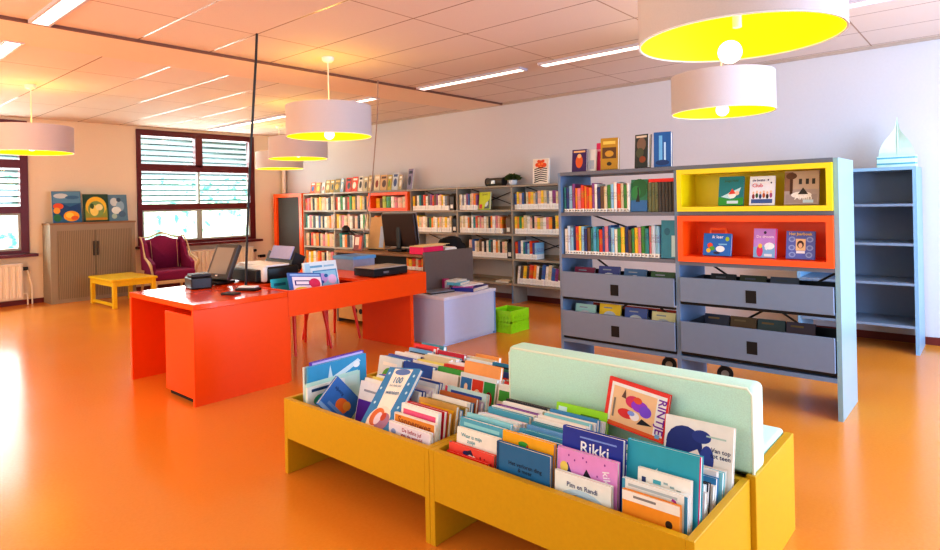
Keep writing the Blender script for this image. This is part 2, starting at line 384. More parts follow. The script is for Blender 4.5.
def shelf_row(y_hi, y_lo, n, z, xf, pal, mat, hs, dep, where, group, gaps=None, lean=0, first=None):
    """books from y_hi (the picture's left) down to y_lo"""
    w = [random.uniform(.75, 1.3) for _ in range(n)]; k = (y_hi-y_lo)/sum(w); y = y_hi
    last = None
    for i in range(n):
        t = w[i]*k
        c = random.choice([p for p in pal if p != last]); last = c
        h = random.uniform(*hs)
        sh = h*math.sin(R(lean)) if lean else 0
        sbook(f'{c} book, {ORD[i]} from the left {where}', y-t/2, t*.93, h, dep*random.uniform(.9, 1), z+.002+(t/2*math.sin(R(abs(lean))) if lean else 0), xf+random.uniform(0, .012), HEX[c], mat, group, lean)
        y -= t

# ------------------------------------------------------------------ room shell
XW, YW, ZC = 7.5, 11.95, 3.02
X0, Y0 = -2.2, -2.6
struct('floor', MB().box(X0, XW+.2, Y0, YW+.2, -.1, 0), MF)
struct('ceiling', MB().box(X0, XW+.2, Y0, YW+.2, ZC, ZC+.12), MC)
W1 = (.45, 2.77); W2 = (4.43, 6.76); ZB, ZT = .82, 2.97
wl = MB()
wl.box(X0, W1[0], YW, YW+.18, 0, ZC); wl.box(W1[1], W2[0], YW, YW+.18, 0, ZC); wl.box(W2[1], XW+.2, YW, YW+.18, 0, ZC)
for a in (W1, W2):
    wl.box(a[0], a[1], YW, YW+.18, 0, ZB); wl.box(a[0], a[1], YW, YW+.18, ZT, ZC)
struct('wall_left', wl, W_BEIGE)
struct('wall_right', MB().box(XW, XW+.18, Y0, YW, 0, ZC), W_WHITE)
struct('baseboard_right', MB().box(XW-.018, XW, Y0, YW-.02, 0, .075), BROWND)
struct('baseboard_left', MB().box(X0, XW-.02, YW-.018, YW, 0, .075), BROWND)
struct('trim_1', MB().box(X0, XW, 5.825, 6.61, ZC-.022, ZC-.001), M('plaster_band', '#EBD3BC', rough=.85, noise=.03))
struct('trim_2', MB().box(XW-.03, XW, Y0, YW, ZC-.03, ZC-.001), M('ceiling_edge_trim', '#B7A596', rough=.8))  # narrow taupe strip along the top of the long wall
struct('trim_3', MB().box(X0, XW, 5.80, 5.824, ZC-.026, ZC-.001), M('step_shadow_trim', '#7A5646', rough=.8))  # dark strip painted in for the shadow at the band's step
struct('trim_4', MB().cyl((7.42, 11.86, 0), (7.42, 11.86, ZC), .045, n=12), CREAM)

def window(n, x0, x1):
    root = bpy.data.objects.new('window_%d' % n, None); COL.objects.link(root); root.location = (x0, YW, ZB); root['kind'] = 'structure'
    def pt(name, mb, mt):
        o = part(root, name, mb, mt); o['kind'] = 'structure'; return o
    f = MB(); ya, yb = YW-.03, YW+.09
    f.box(x0, x0+.075, ya, yb, ZB, ZT); f.box(x1-.11, x1, ya, yb, ZB, ZT)
    f.box(x0, x1, ya-.001, yb, 2.86, ZT+.0); f.box(x0, x1, ya-.002, yb, 2.2, 2.335); f.box(x0, x1, ya-.003, yb, 1.475, 1.585); f.box(x0, x1, ya-.001, yb, ZB, .875)
    xm = (x0+x1)/2-.02
    f.box(xm-.065, xm+.075, ya-.002, yb, 2.3, 2.9)
    for a, b in ((x0+.3, x0+.42), (xm-.35, xm-.25), (xm+.3, xm+.4)):        # little catches
        f.box(a, b, ya-.02, ya, 2.9, 2.915)
    pt('window_frame', f, WINRED)
    g = MB()
    for a, b in ((x0+.075, xm-.02), (xm+.02, x1-.11)):
        g.box(a, a+.035, ya+.02, yb-.02, .875, 1.475); g.box(b-.035, b, ya+.02, yb-.02, .875, 1.475)
        g.box(a, b, ya+.021, yb-.02, 1.44, 1.475); g.box(a, b, ya+.021, yb-.02, .875, .91)
    g.box(xm-.02, xm+.02, ya+.01, yb-.01, .875, 1.475)
    g.box(xm-.018, xm+.018, ya+.02, yb-.01, 1.585, 2.2)
    pt('sash_frame', g, WINGREY)
    s = MB()
    for z0, z1, k in ((2.335, 2.86, 5), (1.585, 2.2, 6)):
        for i in range(k):
            z = z0+(i+.55)*(z1-z0)/k
            s.box(x0+.07, x1-.1, YW+.12, YW+.16, z-.014, z+.012, rot=Matrix.Rotation(R(-25), 3, 'X'))
    pt('slat', s, SLAT)
    pt('pane', MB().box(x0+.05, x1-.05, YW+.03, YW+.036, .85, 2.9), MGL)
    pt('window_sill', MB().box(x0-.06, x1+.09, YW-.16, YW-.001, ZB-.05, ZB-.005), WINRED)
window(1, *W1); window(2, *W2)
h = struct('hedge', MB().box(-14, 26, 19, 19.5, -1, 2.45), hedge_mat()); h['kind'] = 'stuff'; h['label'] = 'pale overexposed hedge seen through the windows'
struct('lawn', MB().box(-20, 30, YW+.4, 40, -.4, -.3), M('pale_lawn', '#CFE3C8', rough=.9, noise=.2, scale=2))

# ------------------------------------------------------------------ ceiling lights
def strip(x, y0, y1, label):
    t = thing('ceiling_light', label, 'ceiling light', (x, (y0+y1)/2, ZC-.001), group='recessed strip lights in the tiled ceiling')
    f = MB(); z0 = ZC-.03
    f.box(x-.075, x-.055, y0-.02, y1+.02, z0, ZC-.001); f.box(x+.055, x+.075, y0-.02, y1+.02, z0, ZC-.001)
    f.box(x-.055, x+.055, y0-.02, y0, z0, ZC-.001); f.box(x-.055, x+.055, y1, y1+.02, z0, ZC-.001)
    part(t, 'frame', f, M('pale_lilac_metal', '#C9C3D2', rough=.4))
    part(t, 'diffuser', MB().box(x-.055, x+.055, y0, y1, ZC-.022, ZC-.002), TUBE)
strip(5.66, 2.35, 3.82, 'bright strip light partly hidden by the large pendant lamp')
strip(5.66, 4.1, 5.74, 'bright strip light ending at the ceiling joint above the bookshelves')
strip(5.66, 6.68, 8.3, 'bright strip light whose end shows behind the middle pendant lamp')
strip(5.66, 8.96, 11.5, 'long strip light running towards the wide shuttered window')
strip(1.44, 4.2, 5.77, 'strip light cut by the top edge over the floor reflection')
strip(1.44, 6.56, 8.2, 'strip light at the far left above the window-side pendant lamp')
strip(5.66, -.6, .9, 'strip light at the top right corner beside the large pendant lamp')

def pendant(x, y, label, bulbs, energy, r=.43):
    t = thing('pendant_lamp', label, 'pendant lamp', (x, y, 2.2), group='white drum pendant lamps')
    zb, zt = 2.2, 2.515
    s = part(t, 'lamp_shade', MB().lathe([(r, zb), (r, zt)], (x, y, 0), 56), SHADE)
    part(t, 'shade_lining', MB().lathe([(r-.006, zb), (r-.006, zt)], (x, y, 0), 56), SHADEIN, label='glowing yellow inside of the shade')
    fr = MB().lathe([(r+.002, zb), (r+.002, zb+.006), (r-.008, zb+.006), (r-.008, zb), (r+.002, zb)], (x, y, 0), 56)
    for a in range(3):
        c, q = math.cos(a*2*PI/3+.4), math.sin(a*2*PI/3+.4)
        fr.cyl((x, y, 2.47), (x+c*(r-.004), y+q*(r-.004), 2.47), .004, n=6)
    part(t, 'rim', fr, WHITE)
    part(t, 'rod', MB().cyl((x, y, 2.36), (x, y, ZC-.03), .007, n=8), CREAM)
    part(t, 'ceiling_rose', MB().lathe([(.008, ZC-.055), (.04, ZC-.05), (.06, ZC-.03), (.062, ZC-.002)], (x, y, 0), 20), WHITE)
    part(t, 'lamp_holder', MB().cyl((x, y, 2.26), (x, y, 2.38), .02, n=10), WHITE)
    for dx, dy, dz in bulbs:
        part(t, 'bulb', MB().ball((x+dx, y+dy, 2.225+dz), .052), BULB)
    l = bpy.data.lights.new('pendant_glow', 'POINT'); l.energy = energy; l.color = (1, .62, .16); l.shadow_soft_size = .12
    o = bpy.data.objects.new('pendant_glow', l); COL.objects.link(o); o.location = (x, y, 2.47)
pendant(3.80, 5.21, 'white drum pendant lamp above the red counter, ceiling rose visible', [(0, 0, 0)], 8)
pendant(5.246, 1.75, 'white drum pendant lamp just above the yellow display box', [(0, 0, 0)], 5, .405)
pendant(2.872, .886, 'largest white drum pendant lamp cut by the top edge', [(-.023, .026, -.075), (-.2, -.06, .10)], 4, .428)  # second glowing ball is added, stands for a bright reflection in the shade
pendant(2.082, 8.769, 'white drum pendant lamp hanging before the partly seen window', [(0, 0, .05)], 8)
pendant(5.223, 7.942, 'white drum pendant lamp half hidden behind the middle lamp', [(0, 0, .05)], 9)
pendant(6.33, 10.25, 'smallest white drum pendant lamp nearest the room corner', [(0, 0, .05)], 9)

cb = MB().tube([(2.835, 4.911, ZC), (2.832, 4.93, 2.8), (2.815, 5.02, 2.0), (2.805, 5.09, 1.3), (2.80, 5.13, .785)], .011, 8)
solo('power_cable', cb, BLACK, 'thick dark cable dropping from the ceiling to the red desk', 'cable', (2.80, 5.13, .785))
cb = MB().tube([(4.924, 5.743, ZC), (4.935, 5.78, 2.6), (4.95, 5.88, 2.05), (4.95, 5.93, 1.76), (4.95, 6.05, 1.36), (4.96, 6.13, 1.1), (4.96, 6.12, .93)], .007, 8)
solo('power_cable', cb, M('pale_brown_cable', '#9C8273', rough=.5), 'thin pale cable hanging from the ceiling to the staff counter', 'cable', (4.96, 6.12, .93))

# ------------------------------------------------------------------ radiators
def radiator(x0, x1, label):
    t = thing('radiator', label, 'radiator', ((x0+x1)/2, YW-.1, 0))
    b = MB(); n = int((x1-x0)/.085)
    b.box(x0, x1, YW-.1, YW-.05, .1, .66)
    for i in range(n):
        xa = x0+(i+.2)*(x1-x0)/n; b.box(xa, xa+.6*(x1-x0)/n, YW-.125, YW-.099, .12, .64, bev=.008, seg=1)
    part(t, 'panel', b, CREAM)
    part(t, 'grille', MB().box(x0, x1, YW-.12, YW-.03, .66, .675), WHITE)
    p = MB().tube([(x1, YW-.08, .18), (x1+.05, YW-.08, .18), (x1+.06, YW-.08, .14), (x1+.06, YW-.08, 0)], .012, 8).tube([(x1, YW-.08, .58), (x1+.06, YW-.08, .57), (x1+.12, YW-.08, .3), (x1+.12, YW-.08, 0)], .012, 8)
    part(t, 'pipe', p, CREAM)
    part(t, 'valve', MB().cyl((x1+.0, YW-.08, .58), (x1+.07, YW-.08, .58), .028, n=10), CHAR)
radiator(.7, 2.66, 'cream ribbed radiator under the partly seen window beside the cabinet')
radiator(4.75, 6.66, 'cream ribbed radiator under the wide window behind the armchair')
solo('wall_mount', MB().cyl((6.82, YW-.005, .45), (6.82, YW-.09, .45), .018, n=10).box(6.80, 6.93, YW-.12, YW-.08, .42, .48, bev=.012, seg=2), BLACKM, 'black bracket on the wall just past the wide window', 'bracket', (6.85, YW-.08, .45))

# ------------------------------------------------------------------ tambour cabinet
def cabinet():
    x0, x1, y0, y1, zt = 2.95, 4.22, 11.5, 11.92, 1.3
    t = thing('tambour_cabinet', 'taupe cabinet with ribbed sliding doors under three large picture books', 'cabinet', ((x0+x1)/2, y0, 0))
    c = MB(); c.box(x0, x0+.03, y0, y1, 0, zt-.03); c.box(x1-.03, x1, y0, y1, 0, zt-.03); c.box(x0+.03, x1-.03, y1-.02, y1, .04, zt-.03); c.box(x0+.03, x1-.03, y0, y1-.02, .0, .06)
    c.box(x0+.03, x1-.03, y0, y1-.02, zt-.13, zt-.03); c.box(x0+.03, x0+.09, y0, y0+.03, .06, zt-.13); c.box(x1-.06, x1-.03, y0, y0+.03, .06, zt-.13)
    part(t, 'carcass', c, CABG)
    part(t, 'top_panel', MB().box(x0-.01, x1+.01, y0-.012, y1, zt-.03, zt), WOODT, label='thin brown wood top')
    xm = (x0+x1)/2+.015
    for a, b, s in ((x0+.09, xm-.003, -1), (xm+.003, x1-.06, 1)):
        d = part(t, 'door', MB().box(a, b, y0+.008, y0+.022, .06, zt-.13), TAMB, label='ribbed sliding door')
        hx = xm+s*.03
        hb = MB().box(hx-.012, hx+.012, y0-.02, y0+.008, .74, .98, bev=.008, seg=2)
        hb.v = [tuple(Vector(p)-Vector(t.location)) for p in hb.v]
        part(d, 'handle', hb, M('dark_bronze_handle', '#3B3027', rough=.5), local=True)
cabinet()
def art_cab1(A):
    A.rect(.02, .98, .62, .98, '#5C8FB0').ell(.3, .85, .25, .08, '#C3D3D8').ell(.7, .8, .25, .06, '#3E6F98').poly([(.02, .4), (.3, .62), (.6, .5), (.98, .62), (.98, .3), (.02, .1)], '#1C4A80').ell(.2, .52, .18, .1, '#D9582A').ell(.14, .38, .12, .1, '#E8A63A').ell(.64, .2, .28, .17, '#F0A51E').ell(.58, .23, .14, .09, '#F7D04E').ell(.75, .14, .13, .07, '#E2651E').ell(.15, .15, .14, .12, '#2C7A4C')
def art_cab2(A):
    A.rect(.06, .94, .06, .5, '#8C9A3E').ell(.5, .55, .42, .36, '#E7BE35').ell(.5, .45, .33, .3, '#7E9C57').ell(.42, .4, .17, .2, '#F2DD74').ell(.62, .52, .15, .12, '#F0E3A0').ell(.34, .56, .08, .1, '#3C5B32').rect(.08, .92, .05, .14, '#C98E22')
def art_cab3(A):
    A.ell(.3, .72, .2, .16, '#C7D7DA').ell(.62, .56, .22, .2, '#8FB4C8').ell(.4, .4, .25, .14, '#DDE6E2').ell(.7, .25, .2, .12, '#50728E').ell(.28, .18, .14, .1, '#A7C4B6').ell(.55, .8, .12, .08, '#39576F')
G = 'large picture books standing on the taupe cabinet'
pbook('large blue picture book with an orange flower, on the taupe cabinet', .41, .52, .02, (3.23, 11.6, 1.3), 8, 0, '#2F6C96', art_cab1, group=G)
pbook('dark picture book with a yellow arched picture, on the taupe cabinet', .38, .47, .02, (3.665, 11.62, 1.3), 8, 0, '#234A3A', art_cab2, group=G)
pbook('grey blue mottled picture book nearest the shuttered window, on the taupe cabinet', .30, .46, .02, (4.02, 11.66, 1.3), 8, 0, '#5E87A0', art_cab3, group=G)

# ------------------------------------------------------------------ low yellow table
def low_table():
    x0, x1, y0, y1, z = 3.36, 4.02, 10.08, 11.12, .44
    t = thing('low_table', 'low yellow square table standing between the cabinet and the red desk', 'table', ((x0+x1)/2, (y0+y1)/2, 0))
    part(t, 'tabletop', MB().box(x0, x1, y0, y1, z-.035, z, bev=.006, seg=1), LTAB)
    a = MB(); i = .028
    a.box(x0+i, x1-i, y0+i, y0+i+.025, z-.11, z-.036); a.box(x0+i, x1-i, y1-i-.025, y1-i, z-.11, z-.036)
    a.box(x0+i, x0+i+.025, y0+i+.025, y1-i-.025, z-.11, z-.036); a.box(x1-i-.025, x1-i, y0+i+.025, y1-i-.025, z-.11, z-.036)
    part(t, 'apron', a, LTAB)
    for x in (x0+.02, x1-.08):
        for y in (y0+.02, y1-.08): part(t, 'leg', MB().box(x, x+.06, y, y+.06, 0, z-.036, bev=.005, seg=1), LTAB)
    for x in (x0+.035, x1-.065):
        part(t, 'stretcher', MB().box(x, x+.03, y0+.08, y1-.08, .03, .07), LTAB)
low_table()

# ------------------------------------------------------------------ wing armchair
def armchair():
    t = thing('armchair', 'magenta velvet wing armchair with a pale gilded frame under the window', 'armchair', (4.49, 10.84, 0), (0, 0, R(-4)))
    t.scale = (.94, 1.0, 1.0)
    # local frame: faces -y
    part(t, 'seat', MB().box(-.34, .34, -.42, .22, .30, .47, bev=.05, seg=4), PURP, local=True)
    prof = []
    n = 14
    def outline(s):
        pts = [(-.30, .44), (.30, .44), (.335, .62), (.345, .86), (.33, .98)]
        for i in range(n+1):
            x = .33-.66*i/n; pts.append((x, 1.0+.055*math.cos(x/.33*PI/2)+.02*math.cos(x/.33*PI*1.5)))
        pts += [(-.33, .98), (-.345, .86), (-.335, .62)]
        return [(x*s, .46+(z-.46)*s) for x, z in pts]
    tilt = lambda x, z, d: (x, .20+(z-.44)*.16+d, z)
    b = MB(); o = outline(.93); nn = len(o)
    front = [tilt(x*.94, .47+(z-.47)*.97, -.05) for x, z in o]; mid = [tilt(x, z, -.02) for x, z in o]; back = [tilt(x, z, .06) for x, z in o]
    vs = front+mid+back
    fs = [list(range(nn)), list(range(2*nn, 3*nn))[::-1]]
    for k in (0, nn):
        fs += [(k+i, k+(i+1) % nn, k+nn+(i+1) % nn, k+nn+i) for i in range(nn)]
    b.add(vs, fs, 0, True)
    part(t, 'backrest', b, PURP, local=True)
    for s in (-1, 1):
        w = MB()   # wing: padded panel coming forward from the back and sweeping down into the arm
        pr = [(.26, .46), (.33, 1.0), (.24, 1.0), (.10, .9), (.04, .78), (-.02, .68), (-.22, .62), (-.30, .58), (-.30, .44)]
        pr = [(y, z) for y, z in pr]
        w.prism([(s*.36, y, z) for y, z in pr], (-s*.055, 0, 0))
        part(t, 'wing', w, PURP, local=True)
        f = MB()
        f.tube([(s*.365, .33, 1.01), (s*.375, .23, 1.015), (s*.385, .09, .905), (s*.39, .02, .775), (s*.40, -.06, .68), (s*.41, -.22, .635), (s*.415, -.33, .60), (s*.405, -.36, .555), (s*.385, -.33, .50), (s*.37, -.33, .42), (s*.36, -.37, .32)], [.012, .013, .012, .013, .018, .021, .026, .026, .02, .018, .022], 10)
        part(t, 'armrest_frame', f, GILT, local=True)
        part(t, 'piping', MB().tube([(s*.215, .08, .48), (s*.222, .12, .66), (s*.228, .17, .95)], .004, 6), GILT, local=True)
    c = MB().tube([tilt(x*1.0, z, -.0) for x, z in outline(1.0)[1:]], .014, 10)
    c.ball(tilt(0, 1.075, 0), .05, .015, .022)
    part(t, 'back_frame', c, GILT, local=True)
    r = MB().box(-.36, .36, -.43, -.38, .25, .31, bev=.012, seg=2).box(-.37, -.33, -.40, .26, .25, .31, bev=.01, seg=2).box(.33, .37, -.40, .26, .25, .31, bev=.01, seg=2).box(-.34, .34, .22, .26, .25, .31, bev=.01, seg=2)
    part(t, 'seat_frame', r, GILT, local=True)
    for s in (-1, 1):
        part(t, 'leg', MB().tube([(s*.34, -.40, .27), (s*.355, -.42, .18), (s*.335, -.40, .08), (s*.345, -.425, .0)], [.032, .028, .018, .024], 10), GILT, local=True)
        part(t, 'leg', MB().tube([(s*.34, .25, .27), (s*.345, .29, .12), (s*.35, .34, 0)], [.028, .022, .02], 10), GILT, local=True)
armchair()

# ------------------------------------------------------------------ red desk and counter
def red_desk():
    x0, x1, y0, y1, z = 2.08, 2.885, 4.59, 5.82, .77
    t = thing('red_desk', 'glossy red orange desk with a pedestal, under the touchscreen and receipt printer', 'desk', (x0, y0, 0))
    part(t, 'desktop', MB().box(x0, x1, y0, y1, z-.045, z, bev=.003, seg=1), REDTOP)
    part(t, 'front_panel', MB().box(x0, x1, y0, y0+.03, 0, z-.0455), RED)
    part(t, 'side_panel', MB().box(x0, x1, y1-.035, y1, 0, z-.0455), RED)
    part(t, 'back_panel', MB().box(x1-.03, x1, y0+.031, y1-.036, .05, z-.0455), RED)
    p = part(t, 'pedestal', MB().box(x0+.022, x1-.06, y0+.05, y0+.56, .04, .675, bev=.004, seg=1), RED)
    part(t, 'plinth', MB().box(x0+.05, x1-.08, y0+.07, y0+.54, 0, .039), BLACKM)
red_desk()
def red_counter():
    x0, x1, y0, ym, y1, z = 2.888, 4.54, 4.59, 5.16, 5.82, .775
    t = thing('red_counter', 'long red orange counter with a sunken book trough beside the red desk', 'counter', (x0, y0, 0))
    part(t, 'front_apron', MB().box(x0, x1, y0, y0+.028, .555, z), RED)
    part(t, 'side_panel', MB().box(x0, x0+.035, y0+.0285, y1, 0, z), RED)
    part(t, 'side_panel', MB().box(4.345, 4.385, y0+.04, 5.42, 0, .554), RED)
    part(t, 'end_apron', MB().box(x1-.03, x1, y0+.0285, y1, .555, z), RED)
    part(t, 'trough_floor', MB().box(x0+.036, x1-.031, y0+.029, y1, .555, .578), RED)
    part(t, 'divider', MB().box(x0+.036, x1-.031, ym-.02, ym, .579, z-.027), RED)
    part(t, 'rear_top', MB().box(x0+.036, x1-.031, ym-.02, y1, z-.026, z), RED)
    part(t, 'cover_board', MB().box(3.74, x1-.031, y0+.029, ym-.021, z-.026, z), RED)
red_counter()
def stool(x, y, label):
    t = thing('stool', label, 'stool', (x, y, 0), group='red stools under the counter')
    part(t, 'seat', MB().box(x-.19, x+.19, y-.19, y+.19, .43, .46, bev=.012, seg=2), DRED)
    for sx in (-1, 1):
        for sy in (-1, 1):
            part(t, 'leg', MB().cyl((x+sx*.215, y+sy*.235, 0), (x+sx*.175, y+sy*.155, .435), .013, .021, n=10), DRED)
stool(3.63, 5.55, 'red four-legged stool under the counter, next to the red desk')
stool(4.12, 5.69, 'red four-legged stool under the counter, next to its end panel')

def touchscreen():
    t = thing('touchscreen_monitor', 'dark framed tilted touchscreen on a black foot on the red desk', 'monitor', (2.80, 5.66, .7757), (0, 0, R(-80)))
    rt = Matrix.Rotation(R(-24), 3, 'X'); c = Vector((0, -.02, .045))
    b = MB().box(-.165, .165, -.02, .03, .04, .40, bev=.012, seg=2, rot=rt, ctr=c)
    part(t, 'housing', b, M('dark_grey_plastic', '#3F3B38', rough=.45), local=True)
    part(t, 'screen', MB().box(-.125, .125, -.022, -.019, .095, .36, rot=rt, ctr=c), SCREEN, local=True)
    part(t, 'power_button', MB().box(-.015, .015, -.024, -.019, .07, .085, rot=rt, ctr=c), WHITE, local=True)
    n = MB().cyl((0, .04, .02), (0, .10, .2), .045, .035, n=12)
    part(t, 'neck', n, BLACK, local=True)
    part(t, 'foot', MB().box(-.12, .12, -.09, .115, .0, .025, bev=.01, seg=2), BLACK, local=True)
touchscreen()
t = thing('receipt_printer', 'small black receipt printer behind the touchscreen on the red desk', 'printer', (2.565, 5.545, .77), (0, 0, R(-12)))
part(t, 'body', MB().box(-.09, .09, -.13, .13, 0, .105, bev=.012, seg=2), BLACK, local=True)
part(t, 'lid', MB().box(-.085, .085, -.12, .05, .106, .135, bev=.01, seg=2), CHAR, local=True)
part(t, 'paper_slot', MB().box(-.06, .06, .055, .07, .106, .118), M('pale_grey_plastic', '#9DB2B6', rough=.4), local=True)
t = thing('scanner_stand', 'low white and black scanner foot lying in front of the cable', 'scanner', (2.74, 4.98, .77), (0, 0, R(-60)))
part(t, 'base', MB().box(-.10, .10, -.05, .05, 0, .022, bev=.008, seg=2), BLACK, local=True)
part(t, 'cover', MB().box(-.08, .085, -.035, .04, .0225, .04, bev=.008, seg=2), WHITE, local=True)
t = thing('card_reader', 'small flat dark card reader lying on the red desk top', 'card reader', (2.52, 4.86, .77), (0, 0, R(20)))
part(t, 'body', MB().box(-.045, .045, -.07, .07, 0, .018, bev=.006, seg=2), CHAR, local=True)
part(t, 'display', MB().box(-.03, .03, .02, .055, .0182, .0195), M('blue_grey_display', '#6E8DA8', rough=.2), local=True)

def inkjet():
    t = thing('inkjet_printer', 'black and white inkjet printer with paper in its raised rear tray', 'printer', (3.2, 5.47, .775))
    x0, x1, y0, y1, z = 2.99, 3.40, 5.20, 5.76, .7755
    part(t, 'body', MB().box(x0+.07, x1, y0, y1, z, z+.15, bev=.02, seg=3), BLACK)
    part(t, 'front_panel', MB().box(x0+.03, x0+.10, y0+.01, y1-.01, z+.01, z+.16, bev=.025, seg=3), WHITE, label='white curved front edge')
    part(t, 'output_tray', MB().box(x0-.02, x0+.035, y0+.05, y1-.05, z+.012, z+.13, bev=.012, seg=2), BLACK)
    part(t, 'lid', MB().box(x0+.06, x1-.10, y0+.005, y1-.005, z+.151, z+.172, bev=.008, seg=2), WHITE)
    rt = Matrix.Rotation(R(24), 3, 'Y')
    c = (x1-.05, (y0+y1)/2, z+.15)
    part(t, 'rear_tray', MB().box(x1-.075, x1+.05, y0+.02, y1-.06, z+.13, z+.27, rot=rt, ctr=c), BLACK)
    part(t, 'paper', MB().box(x1-.088, x1-.076, y0+.06, y1-.13, z+.19, z+.325, rot=rt, ctr=c), M('pale_blue_paper', '#AEB2DC', rough=.8), label='pale paper sheets in the rear tray')
inkjet()
def art_tr1(A):
    A.rect(.10, .97, .04, .84, '#F4E6EA').rect(.16, .62, .5, .7, '#3B2A78').rect(.2, .58, .54, .66, '#F4E6EA').ell(.36, .3, .24, .14, '#F2D43A').ell(.76, .58, .17, .2, '#D8305E').rect(.62, .92, .12, .3, '#E38AB0').ell(.7, .2, .06, .05, '#3B2A78').rect(.05, .95, .88, .95, '#9CC0E8')
def art_tr2(A):
    A.rect(.24, .97, .1, .70, '#4E9CC8').rect(.27, .94, .13, .66, '#9CD2E8').ell(.5, .42, .17, .17, '#C9A6DC').ell(.8, .36, .13, .16, '#EBC7E8').ell(.44, .3, .1, .06, '#2B4F9A').ell(.62, .5, .06, .06, '#2B6FAA').rect(.08, .55, .8, .87, '#6FAFD0').rect(.6, .92, .8, .86, '#9CC8DC').rect(.03, .18, .05, .95, '#B4DCEC')
G = 'books in the trough of the red counter'
pbook('blue and white book with a square colour picture, standing in the red trough', .37, .285, .025, (3.45, 4.86, .68), 14, 0, '#E2F0F2', art_tr2, group=G)
pbook('blue edged book with a pink and yellow cover, leaning in the red trough', .35, .24, .02, (3.17, 4.70, .66), 24, 0, '#3F6CB2', art_tr1, tilt=6, group=G)
pbook('turquoise booklet at the desk end of the red trough, mostly sunken', .24, .26, .012, (3.06, 4.90, .585), 10, 0, '#35B5C0', lambda A: A.rect(.1, .6, .75, .85, '#1C6E86'), group=G)
t = thing('media_player', 'flat black player with a grey lid on the end of the red counter', 'media player', (4.10, 4.80, .775))
part(t, 'body', MB().box(3.88, 4.33, 4.645, 4.96, .783, .855, bev=.006, seg=1), BLACK)
part(t, 'lid', MB().box(3.885, 4.325, 4.65, 4.955, .8555, .868, bev=.005, seg=1), M('grey_metal_lid', '#A7A19A', rough=.35))
part(t, 'front_display', MB().box(4.0, 4.07, 4.641, 4.6445, .81, .83), M('grey_display', '#77797E', rough=.2))
f = MB()
for x in (3.93, 4.28):
    for y in (4.69, 4.91): f.cyl((x, y, .7752), (x, y, .783), .015, n=8)
part(t, 'foot', f, BLACKM)
def crate_box(loc, w, d, h, col, name, label, lidcol=None):
    x, y, z = loc; t = thing(name, label, 'box', loc)
    b = MB(); k = .008
    b.box(x-w/2, x+w/2, y-d/2, y-d/2+k, z, z+h); b.box(x-w/2, x+w/2, y+d/2-k, y+d/2, z, z+h)
    b.box(x-w/2, x-w/2+k, y-d/2+k, y+d/2-k, z, z+h); b.box(x+w/2-k, x+w/2, y-d/2+k, y+d/2-k, z, z+h); b.box(x-w/2+k, x+w/2-k, y-d/2+k, y+d/2-k, z, z+k)
    part(t, 'tray', b, col)
    r = MB(); g = .012
    r.box(x-w/2-g, x+w/2+g, y-d/2-g, y-d/2, z+h-.03, z+h+.004); r.box(x-w/2-g, x+w/2+g, y+d/2, y+d/2+g, z+h-.03, z+h+.004)
    r.box(x-w/2-g, x-w/2, y-d/2, y+d/2, z+h-.03, z+h+.004); r.box(x+w/2, x+w/2+g, y-d/2, y+d/2, z+h-.03, z+h+.004)
    part(t, 'rim', r, lidcol or col)
    return t
crate_box((4.33, 5.52, .776), .30, .34, .15, M('grey_blue_plastic', '#8FA3BC', rough=.5), 'storage_tray', 'grey blue plastic tray with a bright blue rim on the red counter', M('bright_blue_plastic', '#5FA6DC', rough=.45))

# ------------------------------------------------------------------ staff counter and what stands on it
SX, SY0, SY1, SZ = 4.80, 4.87, 6.5, .915
def staff_counter():
    t = thing('staff_counter', 'taupe staff counter with a brown top carrying the computer monitor', 'counter', (SX, SY0, 0))
    part(t, 'end_panel', MB().box(SX, 5.62, SY0, SY0+.03, 0, SZ+.03), TAUPE)
    part(t, 'end_panel', MB().box(SX, 5.62, SY1-.03, SY1, 0, SZ-.031), TAUPE)
    part(t, 'countertop', MB().box(SX-.01, 5.42, SY0+.031, SY1+.02, SZ-.03, SZ, bev=.004, seg=1), WOODT)
    part(t, 'shelf', MB().box(SX+.005, SX+.30, SY0+.031, SY1-.031, .715, .735), WOODT)
    part(t, 'back_panel', MB().box(SX+.301, SX+.32, SY0+.031, SY1-.031, .1, SZ-.031), M('dark_taupe_board', '#2E2723', rough=.6))
    lp = MB(); lp.box(SX+.005, SX+.025, SY0+.031, SY1-.031, .05, .714)
    part(t, 'front_panel', lp, M('beige_panel', '#B99A5E', rough=.5))
    for y in (6.12, 6.02, 5.92):
        part(t, 'cable_hole', MB().cyl((SX+.004, y, .17), (SX-.001, y, .17), .032, n=18), BLACKM, label='round black cable hole')
staff_counter()
shelf_row(SY0+.33, SY0+.035, 6, .736, SX+.02, ['red', 'orange', 'yellow', 'white', 'dark red', 'cream'], MSP_BIG, (.12, .14), .16, 'in the staff counter shelf', 'paperbacks in the staff counter shelf')
def desk_monitor():
    t = thing('computer_monitor', 'black back of a flat computer monitor on the staff counter', 'monitor', (5.12, 5.58, SZ+.001), (0, 0, R(94)))
    rt = Matrix.Rotation(R(-8), 3, 'X'); c = (0, 0, .1)
    part(t, 'housing', MB().box(-.27, .27, .0, .045, .06, .47, bev=.012, seg=2, rot=rt, ctr=c), DSCREEN, local=True)
    part(t, 'bezel', MB().box(-.278, .278, -.014, -.0005, .05, .48, rot=rt, ctr=c), CHROME, label='silver front frame', local=True)
    part(t, 'stand', MB().box(-.035, .035, .046, .075, .03, .3, bev=.008, seg=1).box(-.12, .12, -.06, .14, 0, .029, bev=.01, seg=2), BLACK, local=True)
    part(t, 'badge', MB().box(-.02, .02, .052, .056, .2, .22, rot=rt, ctr=c), M('bronze_badge', '#7A4A34', rough=.3), local=True)
desk_monitor()
